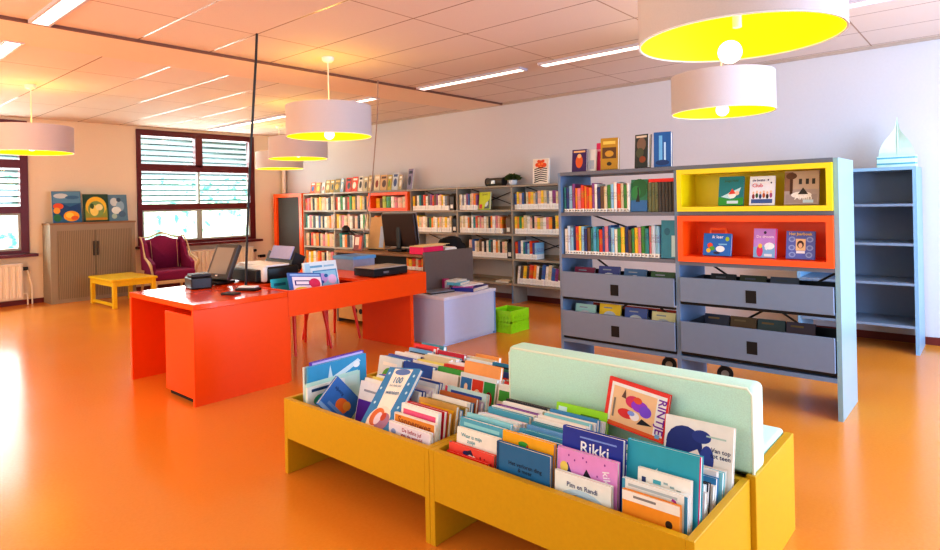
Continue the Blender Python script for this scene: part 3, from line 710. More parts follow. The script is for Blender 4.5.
t = thing('keyboard', 'black keyboard lying behind the monitor foot on the staff counter', 'keyboard', (5.10, 5.30, SZ), (0, 0, R(96)))
part(t, 'body', MB().box(-.10, .10, -.05, .08, .001, .03, bev=.006, seg=1), BLACK, local=True)
part(t, 'keys', MB().box(-.09, .09, -.04, .07, .0302, .037), CHAR, local=True)
t = thing('document_holder', 'upright beige document holder with blue papers beside the monitor', 'document holder', (5.06, 6.01, SZ+.004), (0, 0, R(-84)))
rt = Matrix.Rotation(R(-10), 3, 'X')
part(t, 'board', MB().box(-.14, .14, .0, .012, .01, .42, rot=rt, ctr=(0, 0, .01)), M('beige_card', '#C9A878', rough=.7), local=True)
part(t, 'paper', MB().box(.05, .12, -.006, -.001, .03, .3, rot=rt, ctr=(0, 0, .01)), M('blue_paper', '#A6BEDF', rough=.7), local=True)
part(t, 'foot', MB().box(-.12, .12, -.03, .09, 0, .009), BLACK, local=True)
t = thing('desk_lamp', 'small black gooseneck lamp at the window end of the staff counter', 'lamp', (4.97, 6.28, SZ))
part(t, 'base', MB().lathe([(0, .93-.0145), (.06, .9155), (.062, .93), (.02, .938), (0, .938)], (4.97, 6.28, 0), 20), BLACK)
part(t, 'gooseneck', MB().tube([(4.97, 6.28, .935), (4.96, 6.26, 1.02), (4.94, 6.27, 1.1), (4.93, 6.36, 1.15), (4.93, 6.43, 1.17)], .014, 8), BLACK)
part(t, 'lamp_head', MB().lathe([(.02, .06), (.05, .03), (.06, -.03), (.055, -.03), (.045, .02)], (4.93, 6.45, 1.17), 16), BLACK)
pbook('small red and white leaflet stand picture at the lamp on the staff counter', .17, .2, .012, (4.85, 6.12, SZ+.001), 8, -90, '#7A2A1E', lambda A: A.rect(.15, .6, .35, .85, '#F2D8CC').rect(.62, .9, .1, .9, '#D2582A'), group=None, name='display_card', cat='card')
t = thing('pink_box', 'bright pink box with loose papers on top, on the staff counter corner', 'box', (5.05, 5.04, SZ))
part(t, 'body', MB().box(4.84, 5.17, 4.93, 5.16, SZ+.001, SZ+.085, bev=.004, seg=1), M('hot_pink_card', '#F21463', rough=.5))
part(t, 'paper', MB().box(4.83, 5.2, 4.92, 5.15, SZ+.0855, SZ+.095).box(4.9, 5.3, 4.95, 5.14, SZ+.0952, SZ+.1), M('cream_paper', '#E3C893', rough=.7), label='loose cream papers')
solo('loose_paper', MB().box(5.2, 5.40, 4.93, 5.17, SZ+.001, SZ+.045).box(5.21, 5.39, 4.94, 5.16, SZ+.0455, SZ+.055), M('white_paper', '#F2F0EA', rough=.8), 'white papers beside the pink box on the staff counter', 'paper', (5.3, 5.05, SZ+.001))
def office_chair(x, y):
    t = thing('office_chair', 'black office chair whose curved back shows above the staff counter', 'office chair', (x, y, 0), (0, 0, R(150)))
    vs = []; nx, nz = 12, 8
    for k in range(2):
        for j in range(nz+1):
            for i in range(nx+1):
                a = -1+2*i/nx; b = j/nz; wd = .22*(1-.35*max(0, b-.6)/.4)*(1-.25*max(0, .3-b)/.3)
                vs.append((a*wd, .18-.09*a*a+k*.05, .62+.44*b-.05*a*a*(b > .8)))
    fs = []; m = (nx+1)*(nz+1)
    for k in range(2):
        for j in range(nz):
            for i in range(nx):
                q = k*m+j*(nx+1)+i; fs.append((q, q+1, q+nx+2, q+nx+1))
    ring = [j*(nx+1) for j in range(nz+1)]+[nz*(nx+1)+i for i in range(1, nx+1)]+[j*(nx+1)+nx for j in range(nz-1, -1, -1)]+[i for i in range(nx-1, 0, -1)]
    for a, b in zip(ring, ring[1:]+ring[:1]): fs.append((a, b, m+b, m+a))
    part(t, 'backrest', MB().add(vs, fs, 0, True), BLACKM, local=True)
    part(t, 'seat', MB().box(-.24, .24, -.26, .2, .44, .52, bev=.035, seg=4), BLACKM, local=True)
    part(t, 'back_support', MB().tube([(0, .1, .43), (0, .25, .46), (0, .24, .75)], .018, 8), BLACK, local=True)
    part(t, 'gas_column', MB().cyl((0, 0, .1), (0, 0, .44), .028, n=12), BLACK, local=True)
    for i in range(5):
        a = i*2*PI/5; l = part(t, 'base_arm', MB().box(.02, .3, -.025, .025, .075, .105, bev=.008, seg=1, rot=Matrix.Rotation(a, 3, 'Z'), ctr=(0, 0, .09)), BLACK, local=True)
        w = MB().cyl((.28*math.cos(a)-.015*math.sin(a), .28*math.sin(a)+.015*math.cos(a), .035), (.28*math.cos(a)+.015*math.sin(a), .28*math.sin(a)-.015*math.cos(a), .035), .035, n=14)
        part(l, 'caster', w, CHAR, local=True)
office_chair(5.98, 5.62)

# ------------------------------------------------------------------ lilac box, things on it, crate
def lilac_unit():
    x0, x1, y0, y1, z = 4.59, 5.44, 4.385, 4.865, .51
    t = thing('low_cabinet', 'low lilac grey cabinet standing against the taupe staff counter', 'cabinet', (x0, y0, 0))
    part(t, 'carcass', MB().box(x0+.02, x1, y0+.02, y1, .0, z-.03), LILAC)
    part(t, 'side_panel', MB().box(x0, x0+.0195, y0+.02, y1, 0, z-.0005-.03), LILAC)
    part(t, 'front_panel', MB().box(x0, x1-.03, y0, y0+.0195, .03, z-.031), LILAC)
    part(t, 'end_strip', MB().box(x1-.029, x1, y0, y0+.0195, .0, z-.031), M('blue_edge_strip', '#7FA0D8', rough=.4), label='blue edge strip')
    part(t, 'top_panel', MB().box(x0, x1+.01, y0-.005, y1, z-.03, z, bev=.003, seg=1), M('pale_lilac_top', '#DDE2F4', rough=.4))
lilac_unit()
t = thing('laptop', 'closed flat silver laptop on the low lilac cabinet', 'laptop', (4.84, 4.72, .51), (0, 0, R(-12)))
part(t, 'base', MB().box(-.16, .16, -.11, .11, .001, .014, bev=.004, seg=1), CHAR, local=True)
part(t, 'lid', MB().box(-.16, .16, -.11, .11, .0145, .022, bev=.003, seg=1), M('blue_silver_metal', '#9DB0C4', rough=.3, metal=.6), local=True)
zz = .511
for w, d, hh, x, y, rz, col, nm, lab in (
    (.36, .29, .04, 5.20, 4.56, 12, '#2B3B9C', 'ring_binder', 'dark blue ring binder lowest on the low lilac cabinet'),
    (.30, .22, .012, 5.17, 4.60, 30, '#C65AA8', 'magazine', 'magenta edged magazine on the dark blue binder'),
    (.30, .21, .014, 5.19, 4.58, -8, '#F1EDF0', 'magazine', 'white magazine lying over the magenta edged one'),
    (.24, .17, .03, 5.10, 4.64, 15, '#5FB0CC', 'book', 'turquoise book lying on the magazines of the low cabinet'),
    (.20, .15, .02, 5.08, 4.65, 5, '#DDE9EE', 'book', 'pale book topmost of the pile on the low cabinet')):
    t = thing(nm, lab, 'book' if nm == 'book' else nm.replace('_', ' '), (x, y, zz), (0, 0, R(rz)), 'pile of papers and books on the low lilac cabinet')
    part(t, 'cover', MB().box(-w/2, w/2, -d/2, d/2, 0, .002).box(-w/2, w/2, -d/2, d/2, hh-.002, hh).box(-w/2, -w/2+.003, -d/2, d/2, .002, hh-.002), ink(col), local=True)
    part(t, 'page_block', MB().box(-w/2+.0035, w/2-.004, -d/2+.004, d/2-.004, .0022, hh-.0022), MPG, local=True)
    zz += hh+.0008
t = thing('tissue_box', 'small magenta and white box standing by the taupe panel on the low cabinet', 'box', (5.0, 4.83, .51), (0, 0, R(-20)))
t.location = (5.06, 4.80, .511)
part(t, 'body', MB().box(-.035, .035, -.03, .03, 0, .12, bev=.003, seg=1), M('magenta_card', '#C23E86', rough=.5), local=True)
part(t, 'printed_label', MB().box(-.028, .028, -.0312, -.0302, .02, .1), M('white_print', '#EFE6F2', rough=.5), local=True)

def green_crate():
    x0, x1, y0, y1, h = 5.48, 5.83, 4.20, 4.52, .25
    t = thing('folding_crate', 'lime green folding crate on the floor beside the low lilac cabinet', 'crate', ((x0+x1)/2, (y0+y1)/2, 0))
    def side(a, b, ax):
        m = MB(); L = b-a; k = .012
        def bx(u0, u1, z0, z1, th=k):
            if ax == 'x0': m.box(x0, x0+th, u0, u1, z0, z1)
            if ax == 'x1': m.box(x1-th, x1, u0, u1, z0, z1)
            if ax == 'y0': m.box(u0, u1, y0, y0+th, z0, z1)
            if ax == 'y1': m.box(u0, u1, y1-th, y1, z0, z1)
        bx(a, b, h-.035, h, k*1.5); bx(a, b, 0, .03, k*1.5); bx(a, b, .115, .135, k*.97)
        n = 7
        for i in range(n+1):
            u = a+(L-.014)*i/n; bx(u, u+.014, .03, h-.035)
        bx(a+.031, b-.031, .07, .082, k*.94); bx(a+.031, b-.031, .17, .182, k*.94)
        # thin backing lattice keeps the wall closed near the floor
        kk = .004
        if ax == 'x0': m.box(x0+.005, x0+.005+kk, a+.002, b-.002, .025, h-.03)
        if ax == 'x1': m.box(x1-.005-kk, x1-.005, a+.002, b-.002, .025, h-.03)
        if ax == 'y0': m.box(a+.002, b-.002, y0+.005, y0+.005+kk, .025, h-.03)
        if ax == 'y1': m.box(a+.002, b-.002, y1-.005-kk, y1-.005, .025, h-.03)
        return m
    part(t, 'side_wall', side(y0, y1, 'x0'), LIME); part(t, 'side_wall', side(y0, y1, 'x1'), LIME)
    part(t, 'end_wall', side(x0+.019, x1-.019, 'y0'), LIME); part(t, 'end_wall', side(x0+.019, x1-.019, 'y1'), LIME)
    part(t, 'base', MB().box(x0+.019, x1-.019, y0+.019, y1-.019, .004, .014), LIME)
green_crate()

# ------------------------------------------------------------------ steel shelving along the long wall
XF, XB = 7.15, 7.475
U = [10.745, 9.725, 8.66, 7.58, 6.52, 5.435, 4.36]     # uprights, from the corner towards the right
ZL = (1.74, 1.40, 1.05, .69, .33)
ZR = (1.735, 1.375, 1.02, .655, .29)
def bay(i, zs, label, mt, last=False):
    ya, yb = U[i], U[i+1]
    t = thing('shelving_bay', label, 'bookshelf', (XF, (ya+yb)/2, 0), group='steel shelving along the long wall')
    def upr(y):
        part(t, 'upright', MB().box(XF, XB, y-.014, y+.014, 0, zs[0]), mt)
    upr(ya-.015)
    if last: upr(yb+.0)
    for k, z in enumerate(zs):
        m = MB().box(XF-.004, XB, yb+.0005, ya-.03, z-.028, z)
        if k: m.box(XB-.008, XB, yb+.0005, ya-.03, z, z+.05)
        part(t, 'shelf', m, mt)
    if last: part(t, 'foot_panel', MB().box(XF-.003, XB-.05, ya-.012, ya+.0135, 0, .255), STEEL, label='blue grey foot panel')
    br = MB()
    for za, zb in ((zs[1]+.02, zs[0]-.03), (zs[3]+.02, zs[2]-.03)):
        br.box(XB-.006, XB, yb+.02, ya-.04, za, za+.008)
        br.cyl((XB-.004, yb+.04, za), (XB-.004, ya-.06, zb), .006, n=6).cyl((XB-.004, yb+.04, zb), (XB-.004, ya-.06, za), .006, n=6)
    part(t, 'cross_brace', br, CHAR)
    return t
bay(0, ZL, 'steel shelving bay next to the orange framed dark board', GREIGEL)
bay(1, ZL, 'steel shelving bay between the dark board bay and the orange cube', GREIGEL)
bay(2, ZR, 'steel shelving bay holding the orange display cube', GREIGE)
bay(3, ZR, 'steel shelving bay next after the orange cube, above the monitor', GREIGE)
bay(4, ZR, 'steel shelving bay under the small potted plant', GREIGE)
bay(5, ZR, 'steel shelving bay nearest the blue grey bookcase', GREIGE, True)

wheres = {0: 'of the dark board bay', 1: 'of the bay before the cube', 2: 'of the orange cube bay', 3: 'of the bay above the monitor', 4: 'of the bay under the plant', 5: 'of the bay nearest the bookcase'}
SN = ['top', 'second', 'third', 'fourth']
def fill(i, k, zs, n, pal, mat, y0f=0.0, y1f=1.0, hs=(.23, .27), lean=0):
    ya, yb = U[i]-.045, U[i+1]+.012
    L = ya-yb
    shelf_row(ya-L*y0f, ya-L*y1f, n, zs[k+1], XF+.02, pal, mat, hs, .19, f'on {SN[k]} shelf {wheres[i]}', f'books on the {SN[k]} shelf {wheres[i]}', lean=lean)
fill(0, 0, ZL, 13, WARM, MSP, 0, .97); fill(0, 1, ZL, 13, MIX, MSP, 0, .98); fill(0, 2, ZL, 13, WARM, MSP, 0, .98); fill(0, 3, ZL, 12, WARM, MSP, 0, .95)
fill(1, 0, ZL, 14, WARM, MSP, 0, .98); fill(1, 1, ZL, 12, WARM, MSP, 0, .95); fill(1, 2, ZL, 12, MIX, MSP, 0, .95)
fill(2, 1, ZR, 5, WARM, MSP, 0, .34)
fill(3, 0, ZR, 18, MIX, MSP_BIG, 0, .84); fill(3, 1, ZR, 18, WARM, MSP_BIG, .04, .88)
fill(4, 0, ZR, 10, MIX, MSP_BIG, 0, .36); fill(4, 1, ZR, 20, MIX, MSP_BIG, 0, .83); fill(4, 2, ZR, 16, MIX, MSP_BIG, .18, .915)
fill(5, 0, ZR, 22, MIX, MSP_BIG, 0, .965); fill(5, 1, ZR, 21, WARM, MSP_BIG, 0, .965); fill(5, 2, ZR, 9, COOL, MSP_BIG, 0, .37); fill(5, 3, ZR, 17, MIX, MSP_BIG, .02, .93, (.25, .31), lean=7)
# fat magazine files at the row ends
def mag_file(y, z, h, label, col, xf=XF+.02, w=.09):
    t = thing('magazine_file', label, 'magazine file', (xf, y, z))
    part(t, 'case', MB().prism([(xf, y-w/2, z), (xf+.2, y-w/2, z), (xf+.2, y-w/2, z+h), (xf+.06, y-w/2, z+h), (xf, y-w/2, z+h*.8)], (0, w, 0)), ink(col))
    part(t, 'front_label', MB().box(xf-.002, xf-.0005, y-w*.3, y+w*.3, z+.03, z+.09), ink('#E9E4DA'))
mag_file(U[3]-.045-.90, ZR[1]+.001, .27, 'dark mottled file ending the top row above the monitor', '#4A4038')
mag_file(U[3]-.045-.95, ZR[2]+.001, .27, 'black file ending the second row above the monitor', '#17151A')
mag_file(U[4]-.045-.97, ZR[2]+.001, .28, 'brown grey file ending the second row under the plant', '#6E5E4E')
mag_file(U[4]-.045-.985, ZR[3]+.001, .28, 'black file ending the third row under the plant', '#141416')
pbook('lime yellow wide book turned face out on the top shelf under the plant', .22, .27, .03, (XF+.035, U[4]-.045-.50, ZR[1]+.001), 6, -90, '#C8D21E', lambda A: A.poly([(.45, .05), (.95, .05), (.95, .62)], '#5B6A62').ell(.7, .3, .18, .1, '#C9D8DA', rot=.8).rect(.04, .3, .05, .3, '#D8402A').text('Lijnen', .5, .86, .5, '#6E7A12'))
for i, (c, lab) in enumerate((('#E9E6DC', 'white'), ('#DDD3BE', 'cream'))):
    t = thing('leaflet', f'{lab} leaflet lying on the low empty shelf under the plant', 'paper', (XF+.12, U[4]-.87-.0*i, ZR[4]+.001+i*.014), (0, 0, R(8*i)))
    part(t, 'cover', MB().box(-.1, .1, -.12, .12, 0, .003), ink(c), local=True); part(t, 'page_block', MB().box(-.098, .098, -.118, .118, .0032, .012), MPG, local=True)
t = thing('leaflet', 'white leaflet lying beside the short row on the third shelf, nearest bay', 'paper', (XF+.13, U[5]-.93, ZR[3]+.001))
part(t, 'cover', MB().box(-.1, .1, -.1, .1, 0, .003), ink('#EDEBE6'), local=True); part(t, 'page_block', MB().box(-.098, .098, -.098, .098, .0032, .02), MPG, local=True)

def open_box(name, label, cat, y0, y1, z0, z1, xf, dep, th, mt, group=None, back=True):
    t = thing(name, label, cat, (xf, (y0+y1)/2, z0), group=group)
    f = MB(); f.box(xf, xf+dep, y0, y1, z0, z0+th); f.box(xf, xf+dep, y0, y1, z1-th, z1)
    f.box(xf, xf+dep, y0, y0+th, z0+th, z1-th); f.box(xf, xf+dep, y1-th, y1, z0+th, z1-th)
    part(t, 'frame', f, mt)
    part(t, 'back_panel', MB().box(xf+dep-.012, xf+dep-.001, y0+th, y1-th, z0+th, z1-th), mt)
    return t
open_box('display_cube', 'orange open display cube in the steel shelving behind the monitor', 'display box', U[3]+.012, U[2]-.045, ZR[1]+.001, 1.70, XF-.05, .36, .05, OBOX)
yc = U[2]-.13
for i, (c, w) in enumerate((('yellow', .11), ('brown', .06), ('lime', .10), ('green', .12), ('white', .09), ('pink', .07), ('salmon', .12), ('cream', .10))):
    sbook(f'{c} book, {ORD[i]} from the left inside the orange cube', yc-w/2, w*.9, random.uniform(.17, .21), .17, ZR[1]+.054, XF+.05, HEX[c], MSP, 'books inside the orange cube'); yc -= w+.005

# face-out books on top of the bays by the cube
yc = 10.62
TOPS = [('#E0622E', .15, .24), ('#E88A3C', .15, .23), ('#F1EEE6', .08, .22), ('#A8862C', .14, .27), ('#B9952E', .11, .27), ('#7C6A24', .17, .28), ('#9FC6DC', .08, .28), ('#D8371E', .16, .29), ('#E2451E', .17, .30), ('#E7E0D2', .12, .31), ('#C8B690', .12, .29), ('#B89A62', .09, .31), ('#DCC8A4', .14, .31), ('#D0A878', .18, .30), ('#B9A23C', .10, .29), ('#C9CFD6', .14, .33), ('#B8A47C', .08, .28), ('#8E86A2', .12, .38)]
CN = ['red orange', 'orange', 'narrow white', 'olive', 'mustard', 'dark olive', 'pale blue', 'scarlet', 'bright red', 'cream and black', 'tan', 'brown', 'pale cream', 'apricot', 'yellow green', 'pale grey', 'narrow tan', 'tall grey violet']
INK2 = ['#2E5F9E', '#F6D35A', '#C2392A', '#E7D9A0', '#3A3A22', '#D9B23C', '#F6F3EC', '#26262A', '#F4E9D8', '#1C1C1E', '#4A4A44', '#E4D6B0', '#8A3A2A', '#5A3A2E', '#6B8A2E', '#3A4E7E', '#E8E0D0', '#2E2A40']
for i, (c, w, hh) in enumerate(TOPS):
    k = INK2[i]
    def art_top(A, k=k, i=i):
        A.ell(.5+.1*math.sin(i*2.1), .42, .3, .24, k).rect(.15, .85, .76, .9, k if i % 2 else '#F3EEDF')
    if i in (2, 7, 12): yc -= .05
    if i == 17: yc -= .12
    pbook(f'{CN[i]} book, {ORD[i]} from the corner on top of the steel shelving', w, hh*.93, .025, (XF+.09, yc-w/2, 1.741), 9, -90, c, art_top, group='books face out on top of the steel shelving')
    yc -= w+.025
# orange framed dark board
t = thing('framed_board', 'tall dark board in an orange frame closing the shelving at the corner', 'board', (XF, 11.27, 0))
y0, y1 = 10.75, 11.80
f = MB().box(XF-.03, XB, y0, y0+.10, 0, 1.755).box(XF-.03, XB, y1-.10, y1, 0, 1.755).box(XF-.03, XB, y0+.1, y1-.1, 1.68, 1.755).box(XF-.03, XB, y0+.1, y1-.1, 0, .08)
part(t, 'frame', f, OBOX); part(t, 'board', MB().box(XF+.02, XF+.04, y0+.1, y1-.1, .08, 1.68), BROWN)

# things on top of the right-hand bays
t = thing('storage_tin', 'dark oblong tin with rounded ends lying on top of the shelving', 'tin', (7.3, 5.82, 1.736))
b = MB().cyl((7.3, 5.68, 1.80), (7.3, 5.97, 1.80), .062, n=18)
part(t, 'body', b, M('dark_mottled_tin', '#4E4A40', rough=.5, noise=.5, scale=40))
part(t, 'end_cap', MB().cyl((7.3, 5.655, 1.80), (7.3, 5.679, 1.80), .066, n=18), CHAR); part(t, 'end_cap', MB().cyl((7.3, 5.971, 1.80), (7.3, 5.995, 1.80), .066, n=18), CHAR)
part(t, 'clasp', MB().box(7.225, 7.239, 5.79, 5.86, 1.77, 1.82), CHROME)
def plant():
    c = Vector((7.3, 5.50, 1.736)); t = thing('potted_plant', 'small bushy green plant in a white pot on top of the shelving', 'plant', c)
    part(t, 'pot', MB().lathe([(0, 0), (.05, .001), (.062, .03), (.066, .08), (.06, .08), (.056, .06), (0, .06)], c, 20), M('white_ceramic', '#DAE2EA', rough=.3))
    g = MB(); rnd = random.Random(5)
    for i in range(70):
        a = rnd.uniform(0, 2*PI); el = rnd.uniform(.1, 1.4); r = rnd.uniform(.07, .125); s = rnd.uniform(.022, .034)
        d = Vector((math.cos(a)*math.cos(el), math.sin(a)*math.cos(el)*1.1, math.sin(el)*.75)); p = c+Vector((0, 0, .085))+d*r
        u = d.orthogonal().normalized(); v = d.cross(u)
        q = p-d*r*.75
        g.add([q, p+u*s-d*.02, p+d*s, p-u*s-d*.02], [(0, 1, 2, 3)])
        g.add([q+v*.004, p+v*s-d*.01, p+d*s*.7, p-v*s-d*.01], [(0, 1, 2, 3)])
    part(t, 'foliage', g, M('dark_green_leaf', '#4C5E2A', rough=.5, noise=.5, scale=30))
plant()
def art_zebra(A):
    A.rect(.02, .98, .62, .98, '#E9D9C6')
    for x, z, r in ((.28, .76, .14), (.5, .84, .16), (.72, .74, .15), (.5, .7, .18), (.36, .9, .1), (.64, .9, .1)): A.ell(x, z, r, r*.6, '#E4531E')
    for x, z, r in ((.4, .78, .07), (.58, .8, .08), (.5, .68, .07)): A.ell(x, z, r, r*.6, '#F58A3C')
    for i in range(7):
        z = .04+i*.085
        A.poly([(.12+.05*math.sin(i), z), (.5, z+.07), (.9, z+.02), (.92, z+.05), (.5, z+.115), (.1, z+.045)], '#1E1A18')
    A.rect(.02, .1, .05, .5, '#F4EFE6')
pbook('black and white striped book with an orange flower, standing on the shelving', .27, .36, .035, (7.25, 4.975, 1.737), 5, -90, '#F2EBDD', art_zebra)

# ------------------------------------------------------------------ blue grey double bookcase
BX0, BX1, BY0, BYM, BY1, BT = 4.62, 5.15, .808, 1.905, 2.98, 1.742
def bookcase():
    t = thing('double_bookcase', 'blue grey steel double bookcase with drawers, yellow and orange display boxes', 'bookcase', (BX0, BYM, 0))
    part(t, 'side_panel', MB().box(BX0, BX1, BY0, BY0+.03, 0, BT), M('pale_blue_steel', '#86A9B2', rough=.28, noise=.03), label='pale blue end panel down to the floor')
    part(t, 'side_panel', MB().box(BX0, BX1, BY1-.026, BY1, 0, BT), STEEL)
    part(t, 'divider_panel', MB().box(BX0, BX1, BYM-.016, BYM+.016, 0, BT-.03), STEEL)
    L = (BYM+.0165, BY1-.0265); Rr = (BY0+.0305, BYM-.0165)
    part(t, 'top_panel', MB().box(BX0-.004, BX1, BY0+.0305, BY1-.0265, BT-.028, BT+.002), STEELS)
    for y0, y1, zz in ((L[0], L[1], (1.39, 1.02)), (Rr[0], Rr[1], (1.392, 1.01))):
        for z in zz: part(t, 'shelf', MB().box(BX0-.002, BX1-.02, y0, y1, z-.03, z), STEELS)
        part(t, 'base_shelf', MB().box(BX0-.002, BX1, y0, y1, .25, .28), STEEL)
    br = MB()
    for y0, y1 in (L, Rr):
        for za, zb in ((1.03, 1.36), (.3, .98)):
            br.box(BX1-.02, BX1-.016, y0, y1, za, za+.01)
            br.cyl((BX1-.015, y0, za), (BX1-.015, y1, zb), .009, n=6).cyl((BX1-.015, y0, zb), (BX1-.015, y1, za), .009, n=6)
    part(t, 'cross_brace', br, CHAR)
    def drawer(y0, y1, z0, z1, zb):
        d = part(t, 'drawer', MB().box(BX0-.02, BX0-.002, y0+.006, y1-.006, z0, z1, bev=.003, seg=1), STEELD)
        def sub(name, mb, mt):
            mb.v = [tuple(Vector(p)-Vector(t.location)) for p in mb.v]
            return link_mesh(name, mb, mt, d, True)
        b = MB().box(BX0-.0015, BX1-.06, y0+.012, y1-.012, z0+.01, z0+.02)
        h = z1-.03
        b.box(BX0-.0015, BX1-.06, y0+.008, y0+.0115, z0+.01, h).box(BX0-.0015, BX1-.06, y1-.0115, y1-.008, z0+.01, h).box(BX1-.06, BX1-.055, y0+.012, y1-.012, z0+.01, h)
        sub('drawer_box', b, M('dark_mesh', '#3A424E', rough=.6))
        ym = (y0+y1)/2-.0; zm = z0+(z1-z0)*.42
        sub('handle', MB().box(BX0-.0215, BX0-.0195, ym-.036, ym+.036, zm-.045, zm+.045), BLACKM)
        sub('gap', MB().box(BX0+.0, BX0+.01, y0+.004, y1-.004, z0-.022, z0-.004), BLACKM)
    drawer(L[0], L[1], .648, .872, .62); drawer(L[0], L[1], .305, .53, .28)
    drawer(Rr[0], Rr[1], .70, .888, .66); drawer(Rr[0], Rr[1], .315, .55, .28)
    for y in (2.19, 1.72):
        part(t, 'caster', MB().cyl((5.078, y-.004, .062), (5.102, y+.004, .062), .062, n=22).cyl((5.0735, y-.0055, .062), (5.1065, y+.0055, .062), .03, n=16, mi=1).box(5.065, 5.115, y-.025, y+.025, .12, .249), [CHAR, GREIGEL])
bookcase()
open_box('display_box', 'yellow open display box, upper one in the blue grey bookcase', 'display box', BY0+.032, BYM-.018, 1.3925, 1.7125, BX0-.03, .30, .036, YEL)
open_box('display_box', 'red orange open display box, lower one in the blue grey bookcase', 'display box', BY0+.032, BYM-.018, 1.0105, 1.3605, BX0-.03, .30, .042, OBOX)
# face-out books in the boxes
zy, zo = 1.3925+.037, 1.0105+.043
def a1(A):
    A.poly([(0, 0), (1, 0), (1, .28), (.5, .2), (0, .3)], '#2E9A3E').poly([(.1, .3), (.9, .62), (.8, .38), (.5, .22)], '#BFE3EA').ell(.55, .36, .16, .12, '#F2F0EA').poly([(.4, .38), (.55, .58), (.7, .4)], '#D84A3A').ell(.75, .42, .08, .07, '#EFC9B0').rect(.35, .8, .06, .16, '#CFE4F2').text('Jonge Held', .5, .84, .55, '#3E5E22')
def a2(A):
    for i in range(6): A.ell(.16+.14*i, .30+.03*(i % 2), .055, .09, ['#8A2E3A', '#3A5A2E', '#2E3A6E', '#B0562A', '#3A2A2A', '#A84A7A'][i]).ell(.16+.14*i, .42+.03*(i % 2), .04, .05, '#E9BFA0')
    A.rect(.08, .92, .06, .2, '#3E5E9E').ell(.74, .86, .03, .03, '#2A2A5A').ell(.86, .76, .03, .03, '#2A2A5A').text('Club', .32, .68, .42, '#D0305E').text('de beste', .36, .86, .5, '#4A4A8A')
def a3(A):
    A.rect(0, 1, .45, 1, '#B9A596').rect(.0, .25, .4, .97, '#8C6A55').rect(.16, .24, .25, .9, '#4A2E22').ell(.2, .85, .16, .1, '#5E3E2E').rect(.05, .95, .05, .3, '#9C8F90')
    for x in (.42, .62, .8): A.rect(x, x+.09, .6, .76, '#33302E')
    A.ell(.5, .28, .3, .1, '#E9E4E2').poly([(.4, .3), (.55, .5), (.7, .3)], '#33302E').rect(.55, .85, .05, .14, '#BCD6E8').text('Anfin', .55, .22, .5, '#F4F2F0')
def a4(A):
    A.ell(.25, .45, .1, .12, '#D84A2A').ell(.33, .32, .1, .1, '#4FA63A').ell(.2, .22, .08, .1, '#F2C22E').ell(.62, .3, .16, .14, '#E8F2F4').ell(.5, .12, .12, .06, '#1E2A4A').ell(.86, .75, .07, .1, '#9FC63A').rect(.55, .85, .48, .54, '#7EC3E8').text('ik leer', .52, .84, .4, '#F4F6FA')
def a5(A):
    A.poly([(0, 0), (1, 0), (1, .5), (0, .35)], '#7FB2DC').ell(.7, .4, .22, .12, '#EFF3F8').poly([(.5, .3), (.72, .55), (.6, .25)], '#E4ECF6').ell(.28, .22, .14, .2, '#D0306E').ell(.3, .4, .09, .08, '#F0C24A').rect(.48, .82, .04, .13, '#DCE6F0').ell(.5, .86, .06, .05, '#3A2A4A').text('De droom', .5, .72, .75, '#F6E8F4').rect(.96, 1, 0, 1, '#E8308E')
def a6(A):
    for x, z in ((.2, .7), (.2, .4), (.82, .7), (.82, .4), (.22, .15), (.8, .15)): A.ell(x, z, .12, .1, '#8FA6DC').ell(x, z, .07, .06, '#6478C0')
    A.rect(.34, .68, .3, .72, '#E8C79A').ell(.5, .52, .12, .14, '#4A2E2A').ell(.5, .48, .07, .09, '#E9BFA0').rect(.36, .66, .2, .29, '#E4EAF6').text('Het Jaarboek', .5, .88, .8, '#F0D04A')
G = 'books displayed face out in the blue grey bookcase'
DX = 4.66
pbook('teal book with a white swan-like shape and green grass in the yellow box', .178, .218, .02, (DX, 1.512, zy), 12, -90, '#1F7E86', a1, group=G)
pbook('white book with a row of small figures in the yellow box', .168, .212, .02, (DX, 1.297, zy), 12, -90, '#E3E6F2', a2, group=G)
pbook('grey brown book with a house and palm in the yellow box', .215, .238, .022, (DX, 1.042, zy), 12, -90, '#A89A98', a3, group=G)
pbook('square bright blue book with a carrying handle in the orange box', .205, .168, .025, (DX, 1.62, zo), 12, -90, '#1E6EC0', a4, group=G)
pbook('lilac and pink book with a white horse in the orange box', .152, .21, .02, (DX, 1.285, zo), 12, -90, '#B98AD6', a5, group=G)
pbook('violet blue book with a small portrait panel in the orange box', .18, .195, .02, (DX, 1.055, zo), 12, -90, '#5A6CC0', a6, group=G)
hb = MB().tube([(-.06, .012, .168), (-.055, .012, .205), (.055, .012, .205), (.06, .012, .168)], .008, 8)
for o in list(bpy.data.objects):
    if o.get('label', '').startswith('square bright blue book'): part(o, 'carrying_handle', hb, M('orange_handle', '#F2692A', rough=.4), local=True)

